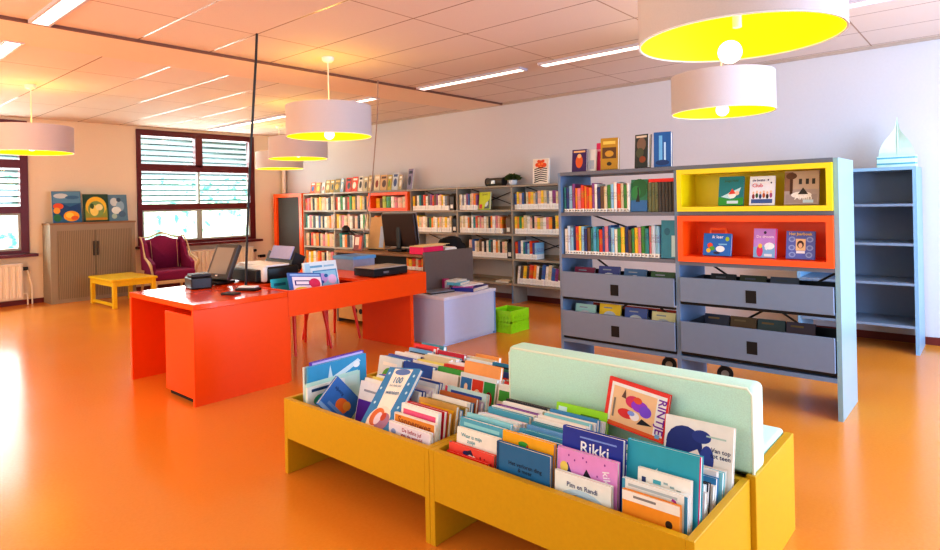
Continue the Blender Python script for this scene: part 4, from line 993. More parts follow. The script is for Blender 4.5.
# shelved books, left half
yl0, yl1 = BY1-.035, BYM+.025
shelf_row(yl0, 2.31, 22, 1.39, BX0+.03, ['brown', 'orange', 'purple', 'white', 'pale blue', 'teal', 'red', 'pale grey', 'navy', 'white', 'pink', 'green', 'cream', 'turquoise'], MSP_SM, (.21, .255), .16, 'on the top shelf of the blue grey bookcase', 'books on the top shelf of the blue grey bookcase')
def a_tree(A): A.rect(0, 1, .0, .35, '#2F6FA8').ell(.5, .72, .5, .3, '#1E6A3A').ell(.3, .6, .28, .2, '#2C8A4A').poly([(.3, .3), (.42, .55), (.38, .75), (.46, .76), (.5, .5), (.55, .3)], '#20302A')
pbook('green tree book turned face out on the top shelf of the bookcase', .145, .262, .02, (BX0+.035, 2.232, 1.391), 5, -90, '#2A7C5A', a_tree)
y = 2.15
for i in range(8):
    sbook(f'dark brown volume, {ORD[i]} from the left of the matching set in the bookcase', y-.0135, .026, .235, .16, 1.391, BX0+.035, '#4A423A' if i > 2 else '#6E7248', MSP, 'dark matching volumes on the top shelf of the bookcase'); y -= .0285
t = thing('book', 'red book lying flat across the dark matching volumes', 'book', (BX0+.115, 2.035, 1.628))
part(t, 'cover', MB().box(-.085, .085, -.108, .105, 0, .003).box(-.085, .085, -.108, .105, .024, .027).box(-.088, -.0852, -.108, .105, 0, .027), ink('#E3261C'), local=True); part(t, 'page_block', MB().box(-.084, .083, -.106, .103, .0032, .0238), MPG, local=True)
shelf_row(yl0, 2.06, 30, 1.02, BX0+.03, COOL, MSP_SM, (.22, .26), .16, 'on the second shelf of the blue grey bookcase', 'books on the second shelf of the blue grey bookcase')
pbook('tall turquoise book turned face out on the bookcase second shelf', .12, .30, .02, (BX0+.035, 1.99, 1.021), 3, -90, '#2E8AA6', lambda A: A.rect(.7, .95, .04, .6, '#BFE0E4').ell(.4, .7, .2, .1, '#1E6A86'))
# books on top
def a_fig(c1, c2): return lambda A: A.ell(.5, .45, .25, .3, c1).ell(.5, .7, .14, .1, c2).rect(.1, .9, .86, .94, c2)
G = 'books standing on top of the blue grey bookcase'
ZTB = BT+.003
pbook('dark purple book with an orange figure on top of the bookcase', .145, .195, .022, (4.68, 2.80, ZTB), 6, -90, '#3A1E5E', a_fig('#D8622A', '#EFC08A'), group=G)
pbook('narrow white book behind the purple one on top of the bookcase', .075, .19, .02, (4.72, 2.695, ZTB), 6, -90, '#EEF0F2', lambda A: A.rect(.2, .8, .1, .5, '#B9C6D6'), group=G)
pbook('pink book between the white and gold books on top of the bookcase', .13, .245, .022, (4.765, 2.615, ZTB), 6, -90, '#E0306E', lambda A: A.rect(.1, .9, .7, .78, '#F3A8C4').ell(.5, .4, .2, .12, '#F07AA6'), group=G)
pbook('gold brown book with a dark picture on top of the bookcase', .15, .27, .055, (4.68, 2.505, ZTB), 5, -78, '#B98A1E', lambda A: A.rect(.1, .9, .35, .7, '#5E3E1A').ell(.5, .5, .25, .1, '#C9962E').ell(.5, .18, .14, .06, '#3A2A12').rect(.15, .85, .8, .9, '#E8C75A'), group=G, spine='#8E6A18')
pbook('dark brown landscape book beside the blue one on top of the bookcase', .125, .275, .05, (4.68, 2.218, ZTB), 4, -100, '#2E3A3A', lambda A: A.ell(.5, .7, .35, .2, '#7E6A5A').ell(.4, .45, .3, .15, '#4E5A44').ell(.6, .25, .25, .1, '#8C4A2E').rect(.1, .9, .9, .96, '#E0D8C6'), group=G)
pbook('bright blue waterfall book at the yellow box end of the bookcase top', .135, .28, .05, (4.69, 2.04, ZTB), 4, -80, '#1E5E9E', lambda A: A.rect(.3, .5, .05, .9, '#6FB6E0').rect(.6, .7, .05, .7, '#BFE0F2').ell(.5, .12, .4, .08, '#0F3A6E'), group=G)
# media in the drawers
DRC = [['#7A1E4A', '#23262E', '#3A4A8E', '#2E3442', '#3E6E9E', '#26303E', '#2F5E3A', '#4A5A86'], ['#A8DCD6', '#2E4A4A', '#F2D21E', '#2C3A3E', '#3E62B0', '#26305E', '#E8EAB8', '#5A3A2A']]
DN = [['plum', 'black', 'violet blue', 'dark slate', 'bright blue', 'dark blue', 'dark green', 'slate blue'], ['mint white', 'dark teal', 'yellow', 'dark green grey', 'cobalt blue', 'dark indigo', 'pale yellow', 'dark brown']]
for k, (zb, nm) in enumerate(((.669, 'upper'), (.326, 'lower'))):
    for i in range(8):
        w = .20; yy = 2.82-.24*(i//2)-(.03 if i % 2 else 0); x = 4.70+(.10 if i % 2 else .0)
        pbook(f'{DN[k][i]} picture book in the {nm} drawer of the bookcase, left half', w, .232+.010*(i % 3)+(.016 if k else 0)-(.03 if i % 2 else 0), .02, (x, yy-.02, zb), 12, -90, DRC[k][i], lambda A: A.ell(.5, .62, .3, .16, '#C9D6DE').rect(.2, .6, .86, .9, '#8FA0B4'), group=f'picture books in the {nm} drawer, left half of the bookcase')
for i, (c, n_) in enumerate((('#22304E', 'dark navy'), ('#6A4A22', 'brown'), ('#31545E', 'dark teal'), ('#4A3A5A', 'dusky violet'))):
    pbook(f'{n_} picture book standing far back in the lower drawer under the orange box', .19, .232, .02, (4.88, 1.72-.2*i, .336), 14, -90, c, lambda A: A.rect(.15, .6, .84, .9, '#8A6A3A').ell(.5, .5, .3, .15, '#7E8A96'), group='picture books in the lower drawer, right half of the bookcase')
for i, (c, n_) in enumerate((('#2A2E3A', 'black'), ('#3E4A3A', 'dark green'), ('#5A6A86', 'grey blue'))):
    pbook(f'{n_} picture book standing in the upper drawer under the orange box', .19, .172, .02, (4.88, 1.66-.22*i, .721), 14, -90, c, lambda A: A.rect(.2, .6, .8, .88, '#5E6A7A'), group='picture books in the upper drawer, right half of the bookcase')

# ------------------------------------------------------------------ empty grey blue shelf and the boat
def grey_shelf():
    x0, x1, y0, y1, zt = 6.93, 7.45, .59, 1.60, 1.745
    t = thing('empty_shelf', 'empty blue grey steel shelf unit by the wall under the model boat', 'shelf', (x0, (y0+y1)/2, 0))
    s = M('sky_blue_steel', '#84AFCC', rough=.32, noise=.04); s2 = M('dim_blue_steel', '#7C90A6', rough=.4, noise=.04)
    part(t, 'upright', MB().box(x0, x1, y0, y0+.03, 0, zt), s); part(t, 'upright', MB().box(x0, x1, y1-.03, y1, 0, zt), s)
    part(t, 'top_panel', MB().box(x0-.002, x1, y0+.0305, y1-.0305, zt-.03, zt), s)
    part(t, 'back_panel', MB().box(x1-.012, x1-.002, y0+.0305, y1-.0305, .2, zt-.031), s2)
    for z in (1.40, 1.03, .66, .265): part(t, 'shelf', MB().box(x0-.004, x1-.013, y0+.0305, y1-.0305, z-.025, z), s2)
grey_shelf()
def boat():
    y0, y1, x, z = .61, .92, 7.2, 1.746; ym = .755
    t = thing('model_boat', 'pale mint model sailing boat with teal stripes on the empty shelf', 'model boat', (x, ym, z))
    mint = M('mint_sail', '#CFEBDD', rough=.7); teal = M('teal_stripe', '#4FA9BE', rough=.5)
    hb = MB()
    def slab(za, zb, k, mi):
        e = k
        hb.prism([(x-.07, y0+e, z+za), (x, y0+e-.012, z+za), (x+.07, y0+e, z+za), (x+.07, y1-e, z+za), (x, y1-e+.012, z+za), (x-.07, y1-e, z+za)], (0, 0, zb-za), mi)
    slab(0, .03, 0, 0); slab(.03, .045, .004, 1); slab(.045, .085, .004, 0); slab(.085, .10, .004, 1); slab(.10, .112, .002, 0)
    part(t, 'hull', hb, [mint, teal])
    part(t, 'mast', MB().cyl((x, ym, z+.11), (x, ym, z+.49), .006, .003, n=8), mint)
    def sail(yb, cx):
        m = MB(); vs = []
        pf = [(0, 1), (.1, .97), (.2, .9), (.3, .8), (.4, .66), (.5, .48), (.58, .33), (.66, .2), (.75, .12), (.88, .06), (1, .0)]
        n = len(pf)-1
        for f, k in pf:
            zz = z+.115+.37*f; vs += [(x+.012*math.sin(f*PI), ym, zz), (x+cx*math.sin(f*PI)*.5*k, ym+(yb-ym)*k, zz)]
        for i in range(n): m.add([vs[2*i], vs[2*i+1], vs[2*i+3], vs[2*i+2]], [(0, 1, 2, 3)], 0, True)
        return m
    part(t, 'sail', sail(y1-.01, -.09), mint); part(t, 'sail', sail(y0+.01, -.07), mint)
boat()

# ------------------------------------------------------------------ mustard book bins and bench
def bin_unit(label, x0, x1, y0, y1, front=1):
    t = thing('book_bin', label, 'book bin', ((x0+x1)/2, (y0+y1)/2, 0), group='mustard book bins')
    th = .03; zt, zb = .42, .2
    xa, xb = x0+.0005, x1-.0005
    part(t, 'end_panel', MB().box(xa, xb, y0+.0005, y0+th, 0, zt, bev=.002, seg=1), MUST)
    part(t, 'end_panel', MB().box(xa, xb, y1-th, y1-.0005, 0, zt, bev=.002, seg=1), MUST)
    part(t, 'front_panel', MB().box(xa+.001, xa+th, y0+th+.0002, y1-th-.0002, zb, zt-.0008), MUST)
    part(t, 'back_panel', MB().box(xb-th, xb-.001, y0+th+.0002, y1-th-.0002, zb, zt-.0008), MUST)
    part(t, 'bin_floor', MB().box(xa+th+.0002, xb-th-.0002, y0+th+.0002, y1-th-.0002, zb, zb+.014), MUST)
BXA, BXM, BXC = 1.886, 2.446, 3.006
YA0, YA1, YB0 = 1.915, 3.065, .742
bin_unit('mustard book bin at the red desk end of the front row', BXA, BXM, YA0, YA1)
bin_unit('mustard book bin at the front corner, in front of the mint cushion', BXA, BXM, YB0, YA0)
bin_unit('mustard book bin behind the others, beside the mint cushion', BXM, BXC, YA0, YA1)
def bench():
    x0, x1, y0, y1 = BXM+.002, BXC, .722, YA0-.001
    t = thing('bench', 'mustard bench with a mint upholstered back, back to back with the bins', 'bench', ((x0+x1)/2, (y0+y1)/2, 0))
    part(t, 'end_panel', MB().box(x0, x1, y0, y0+.035, 0, .432, bev=.002, seg=1), MUST)
    part(t, 'end_panel', MB().box(x0, x1, y1-.03, y1, 0, .40), MUST)
    part(t, 'seat_board', MB().box(x0, x1, y0+.0355, y1-.0305, .2, .36), MUST)
    part(t, 'seat_cushion', MB().box(x0+.145, x1+.01, y0+.04, y1-.005, .361, .445, bev=.02, seg=3), MINT)
    c = part(t, 'back_cushion', MB().box(x0+.012, x0+.142, y0+.004, y1-.004, .425, .765, bev=.025, seg=4), MINT)
    pp = []
    xa = x0+.018; r = .03
    for a, b, s in ((y1-.012, .43, 0), (y1-.012, .73, 0), (y1-.03, .755, 0), (y0+.03, .757, 0), (y0+.012, .735, 0), (y0+.012, .43, 0)): pp.append((xa, a, b))
    pm = MB().tube(pp, .006, 8); pm.v = [tuple(Vector(p)-Vector(t.location)) for p in pm.v]
    link_mesh('piping', pm, MINTP, c, True)
bench()

ZF = .2165
CNAME = {'#3F8FC4': 'sky blue', '#F3F0EA': 'white', '#2F55A6': 'royal blue', '#E9DDE8': 'pale lilac', '#D8E4EA': 'pale grey', '#2C4FA0': 'deep blue', '#EFE7DC': 'ivory', '#C8203A': 'crimson', '#E3A52E': 'amber', '#C79B4A': 'tan', '#6FA8D8': 'light blue', '#9C8A3A': 'olive', '#B5622A': 'rust', '#C4B4D2': 'lilac', '#BFE0E0': 'pale mint', '#4FA6C0': 'turquoise', '#1F7EA6': 'teal blue', '#7A2EA8': 'violet', '#2A2630': 'black', '#E4EFF2': 'ice white', '#8ED1D8': 'aqua', '#F0A050': 'apricot', '#D83A2A': 'red', '#3FA03A': 'green', '#2E7A6A': 'dark green', '#F2E27A': 'pale yellow', '#E85A8A': 'pink', '#5B6CB8': 'periwinkle', '#DCCBA8': 'sand', '#3A8FA0': 'petrol'}
CH = {v: k for k, v in CNAME.items()}
ACC = ['#F3F0EA', '#D83A2A', '#F2C22E', '#2F55A6', '#3FA03A', '#E85A8A', '#8ED1D8', '#2A2630']
rb = random.Random(23)
def gen_art(seed):
    r = random.Random(seed)
    a, b, c = r.sample(ACC, 3); k = r.randrange(4)
    def f(A):
        if k == 0: A.rect(.08, .92, .72, .9, a).ell(.5, .4, .28, .22, b).ell(.4, .45, .1, .1, c)
        elif k == 1: A.ell(.3, .75, .16, .12, a).ell(.65, .7, .2, .13, b).rect(.1, .9, .9, .95, c)
        elif k == 2: A.rect(.06, .94, .82, .93, a).poly([(.1, .1), (.5, .7), (.9, .1)], b).ell(.7, .72, .1, .07, c)
        else: A.rect(.0, 1, .0, .35, a).ell(.5, .6, .3, .2, b).rect(.2, .8, .84, .9, c)
    return f
def file_books(items, yc, x0, x1, lean, where, group, w=.25, zts=(.50, .53), seed=0, tmin=.012, lean0=None):
    """one file of picture books, front to back, leaning a little more towards the back; dicts are the books whose covers show"""
    n = len(items); lean0 = lean if lean0 is None else lean0
    fixed = sum(it['t']+.0045 for it in items if isinstance(it, dict)); free = [i for i in items if not isinstance(i, dict)]
    g = (x1-x0-fixed)/max(1, len(free)); x = x0
    for i, it in enumerate(items):
        L = lean0+(lean-lean0)*min(1, i/5); c = math.cos(R(L))
        if isinstance(it, dict):
            t = it['t']; zt = it['z']
            if 'ray' in it:                 # top edge height for this depth
                for _ in range(6): zt = 1.5-(1.5-it['ray'][1])*(x+(zt-ZF)*math.tan(R(L)))/it['ray'][0]
            h = (zt-ZF-.002)/c
            pbook(it['label'], it['w'], h, t, (x, yc+it.get('dy', 0), ZF), L, -90, it['col'], it.get('art'), group=group, spine=it.get('spine'))
            x += t/c+.004
        else:
            t = max(tmin, min(.03, (g-.003)*c*rb.uniform(.78, 1))); zt = rb.uniform(*zts); h = (zt-ZF-.002)/c
            pbook(f'{it} picture book, {ORD[i]} from the front in {where}', w*rb.uniform(.88, 1), h, t, (x, yc+rb.uniform(-.004, .004), ZF), L, -90, CH[it], gen_art(seed*100+i), group=group)
            x += max(g, t/c+.003)
def B(label, w, z, t, col, art, **k): return dict(label=label, w=w, z=z, t=t, col=col, art=art, **k)
GA, GB, GC = 'picture books in the bin at the desk end', 'picture books in the front corner bin', 'picture books in the bin beside the cushion'
FB = 'front corner bin'; FA = 'desk-end bin'; FC = 'rear bin'
def ar_coral(A): A.ell(.42, .88, .1, .05, '#23306E').ell(.52, .84, .09, .04, '#F6F2EA').poly([(.36, .9), (.5, .97), (.56, .86)], '#2A2A4A').text('Lia', .8, .82, .2, '#8A1620')
def ar_wg(A): A.ell(.82, .62, .16, .13, '#5A2A22').ell(.82, .55, .1, .09, '#EBC0A2').ell(.75, .42, .2, .1, '#A83A5A').rect(.1, .5, .72, .735, '#B8C4C0').text('Waar is mijn\nzusje', .36, .86, .5, '#4FA0B0')
def ar_cy(A):
    for i in range(6): A.poly([(.1+.13*i, .70), (.2+.13*i, .93), (.24+.13*i, .92), (.16+.13*i, .68)], '#1F6E80')
    A.poly([(.1, .8), (.5, .9), (.9, .78), (.5, .86)], '#0F5266')
def ar_dt(A): A.rect(.0, .05, 0, 1, '#1A4A72').text('Het verloren ding\n& meer', .55, .74, .62, '#122236')
def ar_or(A): A.ell(.42, .9, .1, .035, '#3FA03A').ell(.5, .78, .12, .07, '#F6F0E2').ell(.5, .86, .02, .05, '#D83A2A').ell(.8, .76, .05, .05, '#F6F0E2').ell(.25, .8, .05, .04, '#F6F0E2').ell(.62, .7, .06, .05, '#E86A2A')
def ar_pim(A):
    A.ell(.5, .62, .42, .2, '#C3DDF0').ell(.5, .6, .32, .15, '#9CC6E6').ell(.38, .70, .06, .03, '#F2A23A').ell(.5, .69, .07, .035, '#F0B870').ell(.44, .63, .05, .03, '#E86A3A').ell(.82, .66, .1, .05, '#F4F1EC').ell(.84, .66, .05, .03, '#2A3A7E').ell(.9, .64, .03, .04, '#D8304A').text('Pim en Randi', .5, .86, .54, '#4A5A86', hmax=.12)
def ar_pink(A):
    A.poly([(0, .66), (.18, .86), (.26, .74), (.38, .64), (.3, .4), (0, .4)], '#28347E').ell(.12, .80, .07, .06, '#F2D86A').ell(.1, .62, .07, .05, '#F4F1EA').poly([(.38, .66), (.5, .84), (.62, .72), (.56, .56)], '#1E1C2E').ell(.44, .64, .12, .08, '#F2E4DC').ell(.6, .6, .04, .05, '#D8305E')
    for x, z in ((.3, .90), (.5, .92), (.68, .80), (.44, .95), (.2, .94), (.8, .94), (.72, .66)): A.ell(x, z, .012, .012, '#8A3A9A')
    A.text('kiko', .84, .78, .26, '#F6EFF6', rot=-80)
def ar_rik(A): A.rect(.3, .9, .93, .945, '#7E9AE0').text('Rikki', .55, .85, .46, '#F4F6FA').rect(.22, .88, .755, .768, '#B8C6EA')
def ar_rin(A):
    A.rect(.06, .97, .05, .93, '#F4EFE8').rect(.1, .82, .1, .86, '#F2C493').rect(.08, .97, .03, .10, '#E4682A')
    A.ell(.45, .62, .13, .13, '#D8355E').ell(.56, .57, .14, .12, '#9A3ACA').ell(.66, .5, .1, .12, '#7E4AD0').ell(.52, .68, .07, .07, '#E4552A').ell(.36, .34, .14, .1, '#D8302E').ell(.5, .34, .08, .09, '#F2ECEA').ell(.44, .38, .06, .05, '#8AA0E0').poly([(.55, .2), (.8, .26), (.62, .34)], '#1E1C24').poly([(.25, .66), (.3, .84), (.33, .64)], '#6A4A3A').rect(.86, .93, .06, .14, '#7EB2D8')
    A.rect(.13, .16, .2, .6, '#8A7A6A').text('RINTJE', .89, .5, .52, '#7A1E9A', rot=-90, hmax=.5)
def ar_or2(A): A.rect(.0, 1, .88, 1, '#F4F1EA').ell(.82, .74, .06, .05, '#3A2A1E').rect(.2, .6, .93, .96, '#8A8A8A')
def ar_wh(A): A.rect(.0, .05, 0, 1, '#4FA6C8').rect(.1, .85, .93, .96, '#B8C6CA').text('?', .8, .84, .08, '#B03AA0').rect(.95, 1, 0, 1, '#3E8FB8')
def ar_cr(A):
    A.rect(.08, .16, .35, .92, '#2A3A6E').poly([(.16, .62), (.9, .34), (.9, .28), (.16, .56)], '#121218').rect(.3, .45, .88, .92, '#4FB0C0').rect(.3, .42, .8, .84, '#3E86C0')
    for x, z in ((.5, .9), (.62, .88), (.74, .86), (.56, .8), (.7, .78)): A.rect(x, x+.08, z, z+.02, '#9FB6B6')
    for x, z in ((.35, .42), (.5, .38), (.64, .3)): A.rect(x, x+.06, z, z+.08, '#3A3A46')
    A.rect(.2, .28, .6, .66, '#3FA06A')
def ar_van(A):
    A.ell(.30, .76, .27, .17, '#25347A').ell(.22, .68, .2, .16, '#25347A').ell(.64, .66, .1, .13, '#3A4A9A').poly([(.2, .62), (.5, .74), (.6, .62), (.42, .55)], '#F1E2D2').poly([(.42, .52), (.56, .62), (.58, .46), (.52, .4)], '#3A3E6E').ell(.55, .86, .14, .06, '#2E3E8A')
    A.text('Van top\ntot teen', .83, .74, .28, '#1E2A5A').rect(.62, .9, .87, .885, '#B8D0C0')
def ar_juf(A):
    A.rect(.02, .98, .02, .98, '#E4DCEC').ell(.12, .5, .09, .2, '#A8B0DC').ell(.12, .82, .06, .06, '#8FA0D0').text('De liefste juf\nvan de wereld', .56, .86, .62, '#A8304E', hmax=.17).rect(.35, .6, .70, .735, '#3E6EB0')
def ar_100(A):
    A.poly([(.2, .98), (.78, .98), (.72, .3), (.28, .3)], '#F2EFE4').ell(.5, .93, .24, .05, '#5A7EBE').ell(.48, .2, .34, .2, '#F2E4D6').ell(.4, .24, .2, .13, '#D8703E').ell(.62, .18, .2, .13, '#A87A9A').ell(.45, .22, .1, .09, '#E8D8EA').ell(.6, .25, .08, .06, '#C24A2E')
    for x, z in ((.1, .9), (.9, .88), (.08, .66), (.92, .62), (.12, .44), (.9, .4), (.86, .75)): A.ell(x, z, .03, .022, '#BFE4F4')
    A.text('100', .5, .80, .27, '#3E86B8').text('het hele jaar', .5, .71, .38, '#7E9AB0').text('wensen', .5, .6, .42, '#2E6EA0')
def ar_bb(A): A.poly([(.3, .72), (.85, .95), (.9, .9), (.4, .66)], '#D8ECF2').poly([(.3, .65), (.36, .96), (.42, .65)], '#D8ECF2').ell(.82, .86, .06, .05, '#F4F6F2').poly([(.2, .2), (.7, .5), (.72, .44), (.24, .14)], '#9CD0E4')
def ar_pg(A): A.rect(.05, .95, .72, .94, '#D2EEE2').ell(.25, .86, .14, .04, '#4FC0A0').ell(.35, .3, .3, .25, '#8AC26A').ell(.2, .25, .12, .1, '#F2E27A')
def ar_gr(A): A.ell(.35, .7, .2, .12, '#3FB07A').ell(.5, .4, .25, .2, '#E8622E').rect(.1, .9, .9, .96, '#26466E')
def ar_dm(A): A.rect(.0, .12, 0, 1, '#8FB4DC').ell(.45, .42, .22, .2, '#F07A2A').ell(.55, .3, .14, .12, '#F2A23A').rect(.2, .3, .1, .8, '#6E9AD0').text('Roodje', .72, .72, .4, '#1E3A6E', rot=90)
def ar_kids(A):
    A.rect(.03, .33, .35, .93, '#3A7EC0').rect(.35, .65, .35, .93, '#E0452A').rect(.67, .97, .35, .93, '#2F9A4A')
    A.ell(.18, .66, .08, .12, '#E8A23A').ell(.18, .78, .05, .06, '#F2D8C0').ell(.5, .66, .1, .12, '#F2E0C8').ell(.47, .66, .05, .09, '#F2C23A').ell(.54, .7, .04, .05, '#5A3A8A').ell(.82, .66, .09, .12, '#C8202E').ell(.82, .72, .05, .06, '#7A1420')

# --- front corner bin, four files
file_books([
    B('red picture book just above the rim at the seam of the front bins', .235, .448, .014, '#E3261E', lambda A: A.rect(.9, .96, .8, .97, '#F6D8D0'), ray=(1.87, .452)),
    B('coral picture book with a teal spine and small dark bird', .255, .468, .016, '#EE5548', ar_coral, spine='#4FA6B0', ray=(1.93, .46)),
    B('white picture book with a brown-haired child, standing behind the coral one', .235, .52, .02, '#F4F1E6', ar_wg, dy=-.01, ray=(2.0, .50)),
    'turquoise',
    B('aqua picture book with dark scribbled strokes behind the child book', .25, .535, .02, '#9ADDE4', ar_cy),
    'white', 'ice white', 'pale lilac', 'turquoise', 'white', 'violet', 'white', 'black'],
    1.735, 1.927, 2.345, 12, 'first file, '+FB, GB, .255, (.505, .53), 1, lean0=3)
file_books([
    B('dark teal blue picture book with black lettering at the bin rim', .258, .505, .02, '#2A6E9E', ar_dt, ray=(1.982, .50)),
    B('orange yellow picture book with small white animals behind the teal blue one', .25, .53, .02, '#F6AE1C', ar_or, ray=(2.07, .51)),
    'royal blue', 'teal blue', 'turquoise', 'light blue', 'petrol', 'white', 'ivory', 'aqua', 'white', 'sky blue', 'white',
    B('lime green picture book standing nearest the mint cushion, second file', .262, .56, .018, '#9BE01E', lambda A: A.rect(.05, .22, .9, .96, '#CDEFF4').rect(.5, .85, .88, .92, '#4E8A1A'))],
    1.445, 1.927, 2.345, 12, 'second file, '+FB, GB, .258, (.52, .545), 2, lean0=3)
file_books([
    B('white picture book with a pale blue cloud and two small figures', .235, .468, .018, '#EDF3F0', ar_pim, ray=(1.98, .46)),
    B('pink picture book with a dark blue dressed figure, before the navy one', .252, .508, .02, '#E29ADA', ar_pink, ray=(2.07, .51)),
    B('navy blue picture book with large white title lettering Rikki', .256, .575, .026, '#26389C', ar_rik, ray=(2.215, .535)),
    'white', 'pale lilac', 'pink', 'sky blue', 'ice white', 'turquoise', 'green', 'white', 'royal blue', 'ivory'],
    1.175, 1.927, 2.335, 12, 'third file, '+FB, GB, .25, (.47, .495), 3, lean0=3)
file_books([
    B('orange picture book with a white top band at the front corner bin rim', .205, .45, .016, '#F2992A', ar_or2, ray=(2.034, .44)),
    B('white picture book with blue edges behind the orange one', .235, .482, .02, '#EDF3F1', ar_wh, ray=(2.055, .47)),
    B('white picture book with a diagonal black stroke and grid of marks', .19, .527, .018, '#F6F2E8', ar_cr, dy=-.02, ray=(2.11, .50)),
    B('large turquoise picture book behind the one with the black stroke', .268, .565, .024, '#2FA6BC', lambda A: A.poly([(.38, .78), (.44, .82), (.42, .75)], '#DFF2F2').ell(.5, .5, .4, .3, '#37B0C4').rect(.985, 1, 0, 1, '#E8306E'), ray=(2.214, .55)),
    'crimson', 'white', 'ice white', 'black', 'white', 'sky blue', 'white', 'aqua', 'white',
    B('white picture book lettered Van top tot teen with dark blue hair', .268, .615, .024, '#F4F0E4', ar_van)],
    .912, 1.927, 2.335, 12, 'end file, '+FB, GB, .25, (.46, .49), 4, lean0=3)
pbook('white and red picture book lettered RINTJE leaning on the mint cushion', .275, .20, .02, (2.392, 1.20, .503), 8, -90, '#E8382A', ar_rin, tilt=7, group=GB)

# --- desk-end bin
file_books([
    B('pale lilac picture book lettered De liefste juf van de wereld', .278, .475, .02, '#F0EDF2', ar_juf, ray=(1.92, .47)),
    B('picture book with an orange brown top band behind the pale lilac one', .275, .515, .018, '#F1E6DA', lambda A: A.rect(.02, .98, .78, .98, '#D8862E').text('Sannenweg', .5, .88, .8, '#8A3A1E'), ray=(1.956, .50)),
    'white', 'crimson', 'amber', 'tan', 'light blue', 'olive', 'white', 'sky blue', 'rust', 'lilac', 'pale mint', 'ivory'],
    2.095, 1.927, 2.34, 12, 'the seam-end file, '+FA, GA, .268, (.495, .53), 5, lean0=3)
file_books(['white', 'royal blue', 'ivory', 'pale lilac', 'white', 'pale grey', 'deep blue', 'ivory'], 2.40, 2.11, 2.32, 14, 'the middle file, '+FA, GA, .262, (.50, .53), 6)
file_books([B('white and violet picture book beside the tilted blue one', .20, .50, .016, '#F1EDF0', lambda A: A.rect(.02, .98, .02, .66, '#5A2AA8').rect(.2, .8, .82, .86, '#9AA0B0')), 'white', 'pale grey', 'pale yellow', 'white', 'periwinkle', 'pink'], 2.655, 2.12, 2.31, 14, 'the file beside the crosswise books', GA, .20, (.48, .52), 7)
pbook('large blue picture book with a white banner lettered 100, tilted far back', .245, .375, .022, (1.945, 2.375, .345), 45, -90, '#2F86C2', ar_100, tilt=-7, group=GA)
def cross(label, xl, xr, y, zt, lean, t, col, art, spine=None):
    h = (zt-ZF-.002)/math.cos(R(lean)); pbook(label, xr-xl, h, t, ((xl+xr)/2, y, ZF), lean, 0, col, art, group=GA, spine=spine)
cross('ice white picture book standing crosswise at the very end of the bin', 1.99, 2.13, 3.012, .575, 0, .018, '#DCEBEA', lambda A: A.rect(.1, .9, .1, .9, '#E8F2F0'))
cross('violet edged picture book standing crosswise behind the light blue one', 2.02, 2.40, 2.990, .60, 0, .02, '#5A2AA8', lambda A: A.rect(.02, .98, .93, .99, '#C9B8E6'))
cross('light blue picture book with white branch shapes standing crosswise', 1.985, 2.40, 2.966, .585, 0, .02, '#3E9CC8', ar_bb)
cross('pale mint picture book standing crosswise with a green landscape', 1.955, 2.33, 2.942, .50, 0, .018, '#C6EADC', ar_pg)
cross('white picture book with green and orange shapes standing crosswise', 1.945, 2.20, 2.916, .485, 0, .018, '#EEF2EA', ar_gr)
pbook('tilted blue picture book with an orange figure lying in the desk-end bin', .18, .24, .018, (2.165, 2.80, .30), 4, 0, '#3A76C0', ar_dm, tilt=-41, group=GA)

# --- rear bin beside the cushion
file_books(['pale grey', 'sky blue', 'periwinkle', 'white', 'royal blue', 'ivory', 'light blue',
    B('red picture book at the back of the rear bin, nearest the lilac cabinet', .22, .55, .02, '#E02A3A', lambda A: A.rect(.86, .96, .7, .96, '#F4EFF2').rect(.1, .8, .9, .94, '#B01A2E')), 'white', 'turquoise'],
    2.91, 2.485, 2.90, 12, 'the end file, '+FC, GC, .23, (.505, .54), 8)
file_books(['deep blue', 'light blue', 'ivory', 'pale yellow', 'sand', 'white', 'royal blue', 'crimson', 'turquoise', 'white'], 2.665, 2.485, 2.90, 12, 'the second file, '+FC, GC, .255, (.51, .54), 9)
file_books(['white', 'green', 'red', 'white', 'sky blue', 'pale lilac', 'black', 'ice white', 'sand', 'apricot'], 2.432, 2.485, 2.90, 12, 'the third file, '+FC, GC, .205, (.51, .54), 10)
file_books([
    B('white picture book with blue, red and green picture squares', .262, .575, .02, '#E6EEF0', ar_kids, ray=(2.55, .54)),
    B('apricot picture book behind the one with three picture squares', .262, .595, .022, '#F4A45E', lambda A: A.rect(.1, .9, .5, .55, '#E88A3A')),
    'white', 'red', 'royal blue', 'white', 'dark green', 'teal blue', 'light blue', 'green'],
    2.187, 2.485, 2.90, 12, 'the fourth file, '+FC, GC, .255, (.50, .535), 11)
file_books(['white', 'red', 'green', 'dark green', 'royal blue', 'white', 'petrol', 'dark green'],
    1.998, 2.485, 2.88, 12, 'the narrow file, '+FC, GC, .095, (.50, .545), 12)

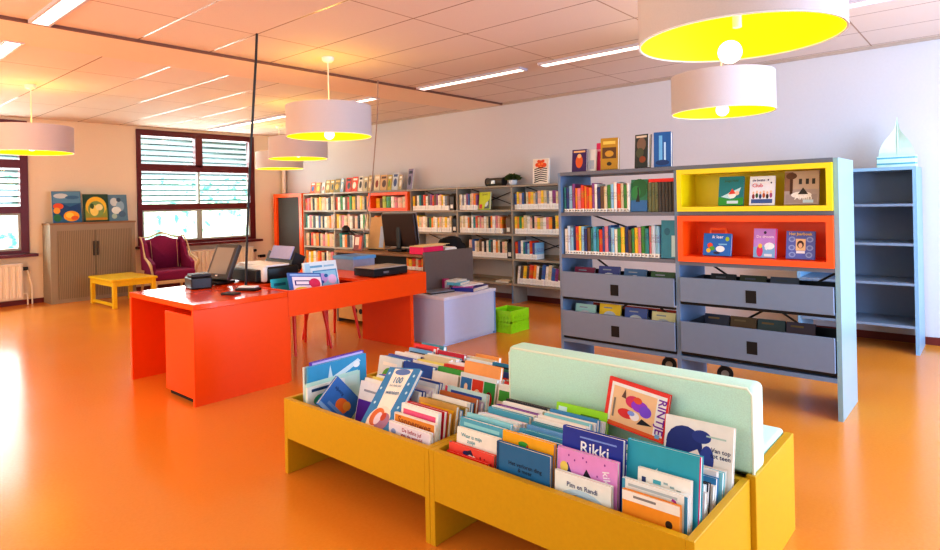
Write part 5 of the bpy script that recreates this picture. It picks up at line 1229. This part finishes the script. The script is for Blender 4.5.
# ------------------------------------------------------------------ light
w = bpy.data.worlds.new('sky'); sc.world = w; w.use_nodes = True
nt = w.node_tree; bg = nt.nodes['Background']
sky = nt.nodes.new('ShaderNodeTexSky'); sky.sky_type = 'HOSEK_WILKIE'; sky.turbidity = 6; sky.sun_direction = (.2, .9, .55)
mx = nt.nodes.new('ShaderNodeMix'); mx.data_type = 'RGBA'; mx.inputs[0].default_value = .85; mx.inputs[7].default_value = (.86, .95, 1, 1)
nt.links.new(sky.outputs[0], mx.inputs[6]); nt.links.new(mx.outputs[2], bg.inputs['Color']); bg.inputs['Strength'].default_value = 1.25
def area(name, loc, target, sx, sy, e, col):
    l = bpy.data.lights.new(name, 'AREA'); l.shape = 'RECTANGLE'; l.size = sx; l.size_y = sy; l.energy = e; l.color = col
    o = bpy.data.objects.new(name, l); COL.objects.link(o); o.location = loc
    o.rotation_euler = (Vector(target)-Vector(loc)).to_track_quat('-Z', 'Y').to_euler(); return o
area('cool_side_light', (4.5, -2.4, 1.9), (5.0, 4, 1.0), 4.5, 1.8, 150, (.5, .64, 1))
area('cool_side_light', (4.4, -2.3, .7), (5.2, 2.4, 3.0), 3.0, .8, 130, (.62, .66, 1))  # added cool uplight to brighten the right-hand ceiling, no window behind it
area('daylight_window', (5.6, YW+.3, 1.9), (5.2, 6, .6), 2.2, 2.0, 160, (.9, .97, 1))
area('daylight_window', (1.6, YW+.3, 1.9), (2.0, 6, .6), 2.2, 2.0, 160, (.9, .97, 1))
area('room_fill', (-1.6, 3.5, 2.3), (3.5, 5.5, .8), 4.0, 1.4, 45, (1, .84, .62))
area('floor_bounce_fill', (-1.7, 6.5, .4), (2.8, 8.0, 3.0), 3.0, .6, 120, (1, .38, .05))  # added orange uplight imitating light thrown up by the floor
area('cool_side_light', (4.6, -2.4, 2.0), (7.5, 1.6, 1.6), 2.0, 1.6, 55, (.15, .68, .95))  # extra cyan lamp added to tint the right end of the wall
for x in (-2, 5.5, 12): area('hedge_fill', (x, 15.5, 7), (x, 19, .5), 7, 3, 1500, (1, .97, .9))  # unseen area lamps added above the windows to brighten the hedge

# ------------------------------------------------------------------ camera
cam = bpy.data.cameras.new('camera'); co = bpy.data.objects.new('camera', cam); COL.objects.link(co)
yaw, roll, f, y0 = .716607, -.0211261, 610.5, 202.067
fw = Vector((math.cos(yaw), math.sin(yaw), 0)); rt = Vector((math.sin(yaw), -math.cos(yaw), 0)); up = Vector((0, 0, 1))
r2 = rt*math.cos(roll)+up*math.sin(roll); u2 = -rt*math.sin(roll)+up*math.cos(roll)
co.matrix_world = Matrix(((r2.x, u2.x, -fw.x, 0), (r2.y, u2.y, -fw.y, 0), (r2.z, u2.z, -fw.z, 1.5), (0, 0, 0, 1)))
cam.sensor_fit = 'HORIZONTAL'; cam.sensor_width = 36; cam.lens = 36*f/940
cam.shift_y = -(275-y0)/940; cam.clip_start = .05
sc.camera = co
sc.view_settings.view_transform = 'Standard'; sc.view_settings.look = 'Medium High Contrast'; sc.view_settings.exposure = -.04; sc.view_settings.gamma = 1
sc.cycles.use_denoising = True
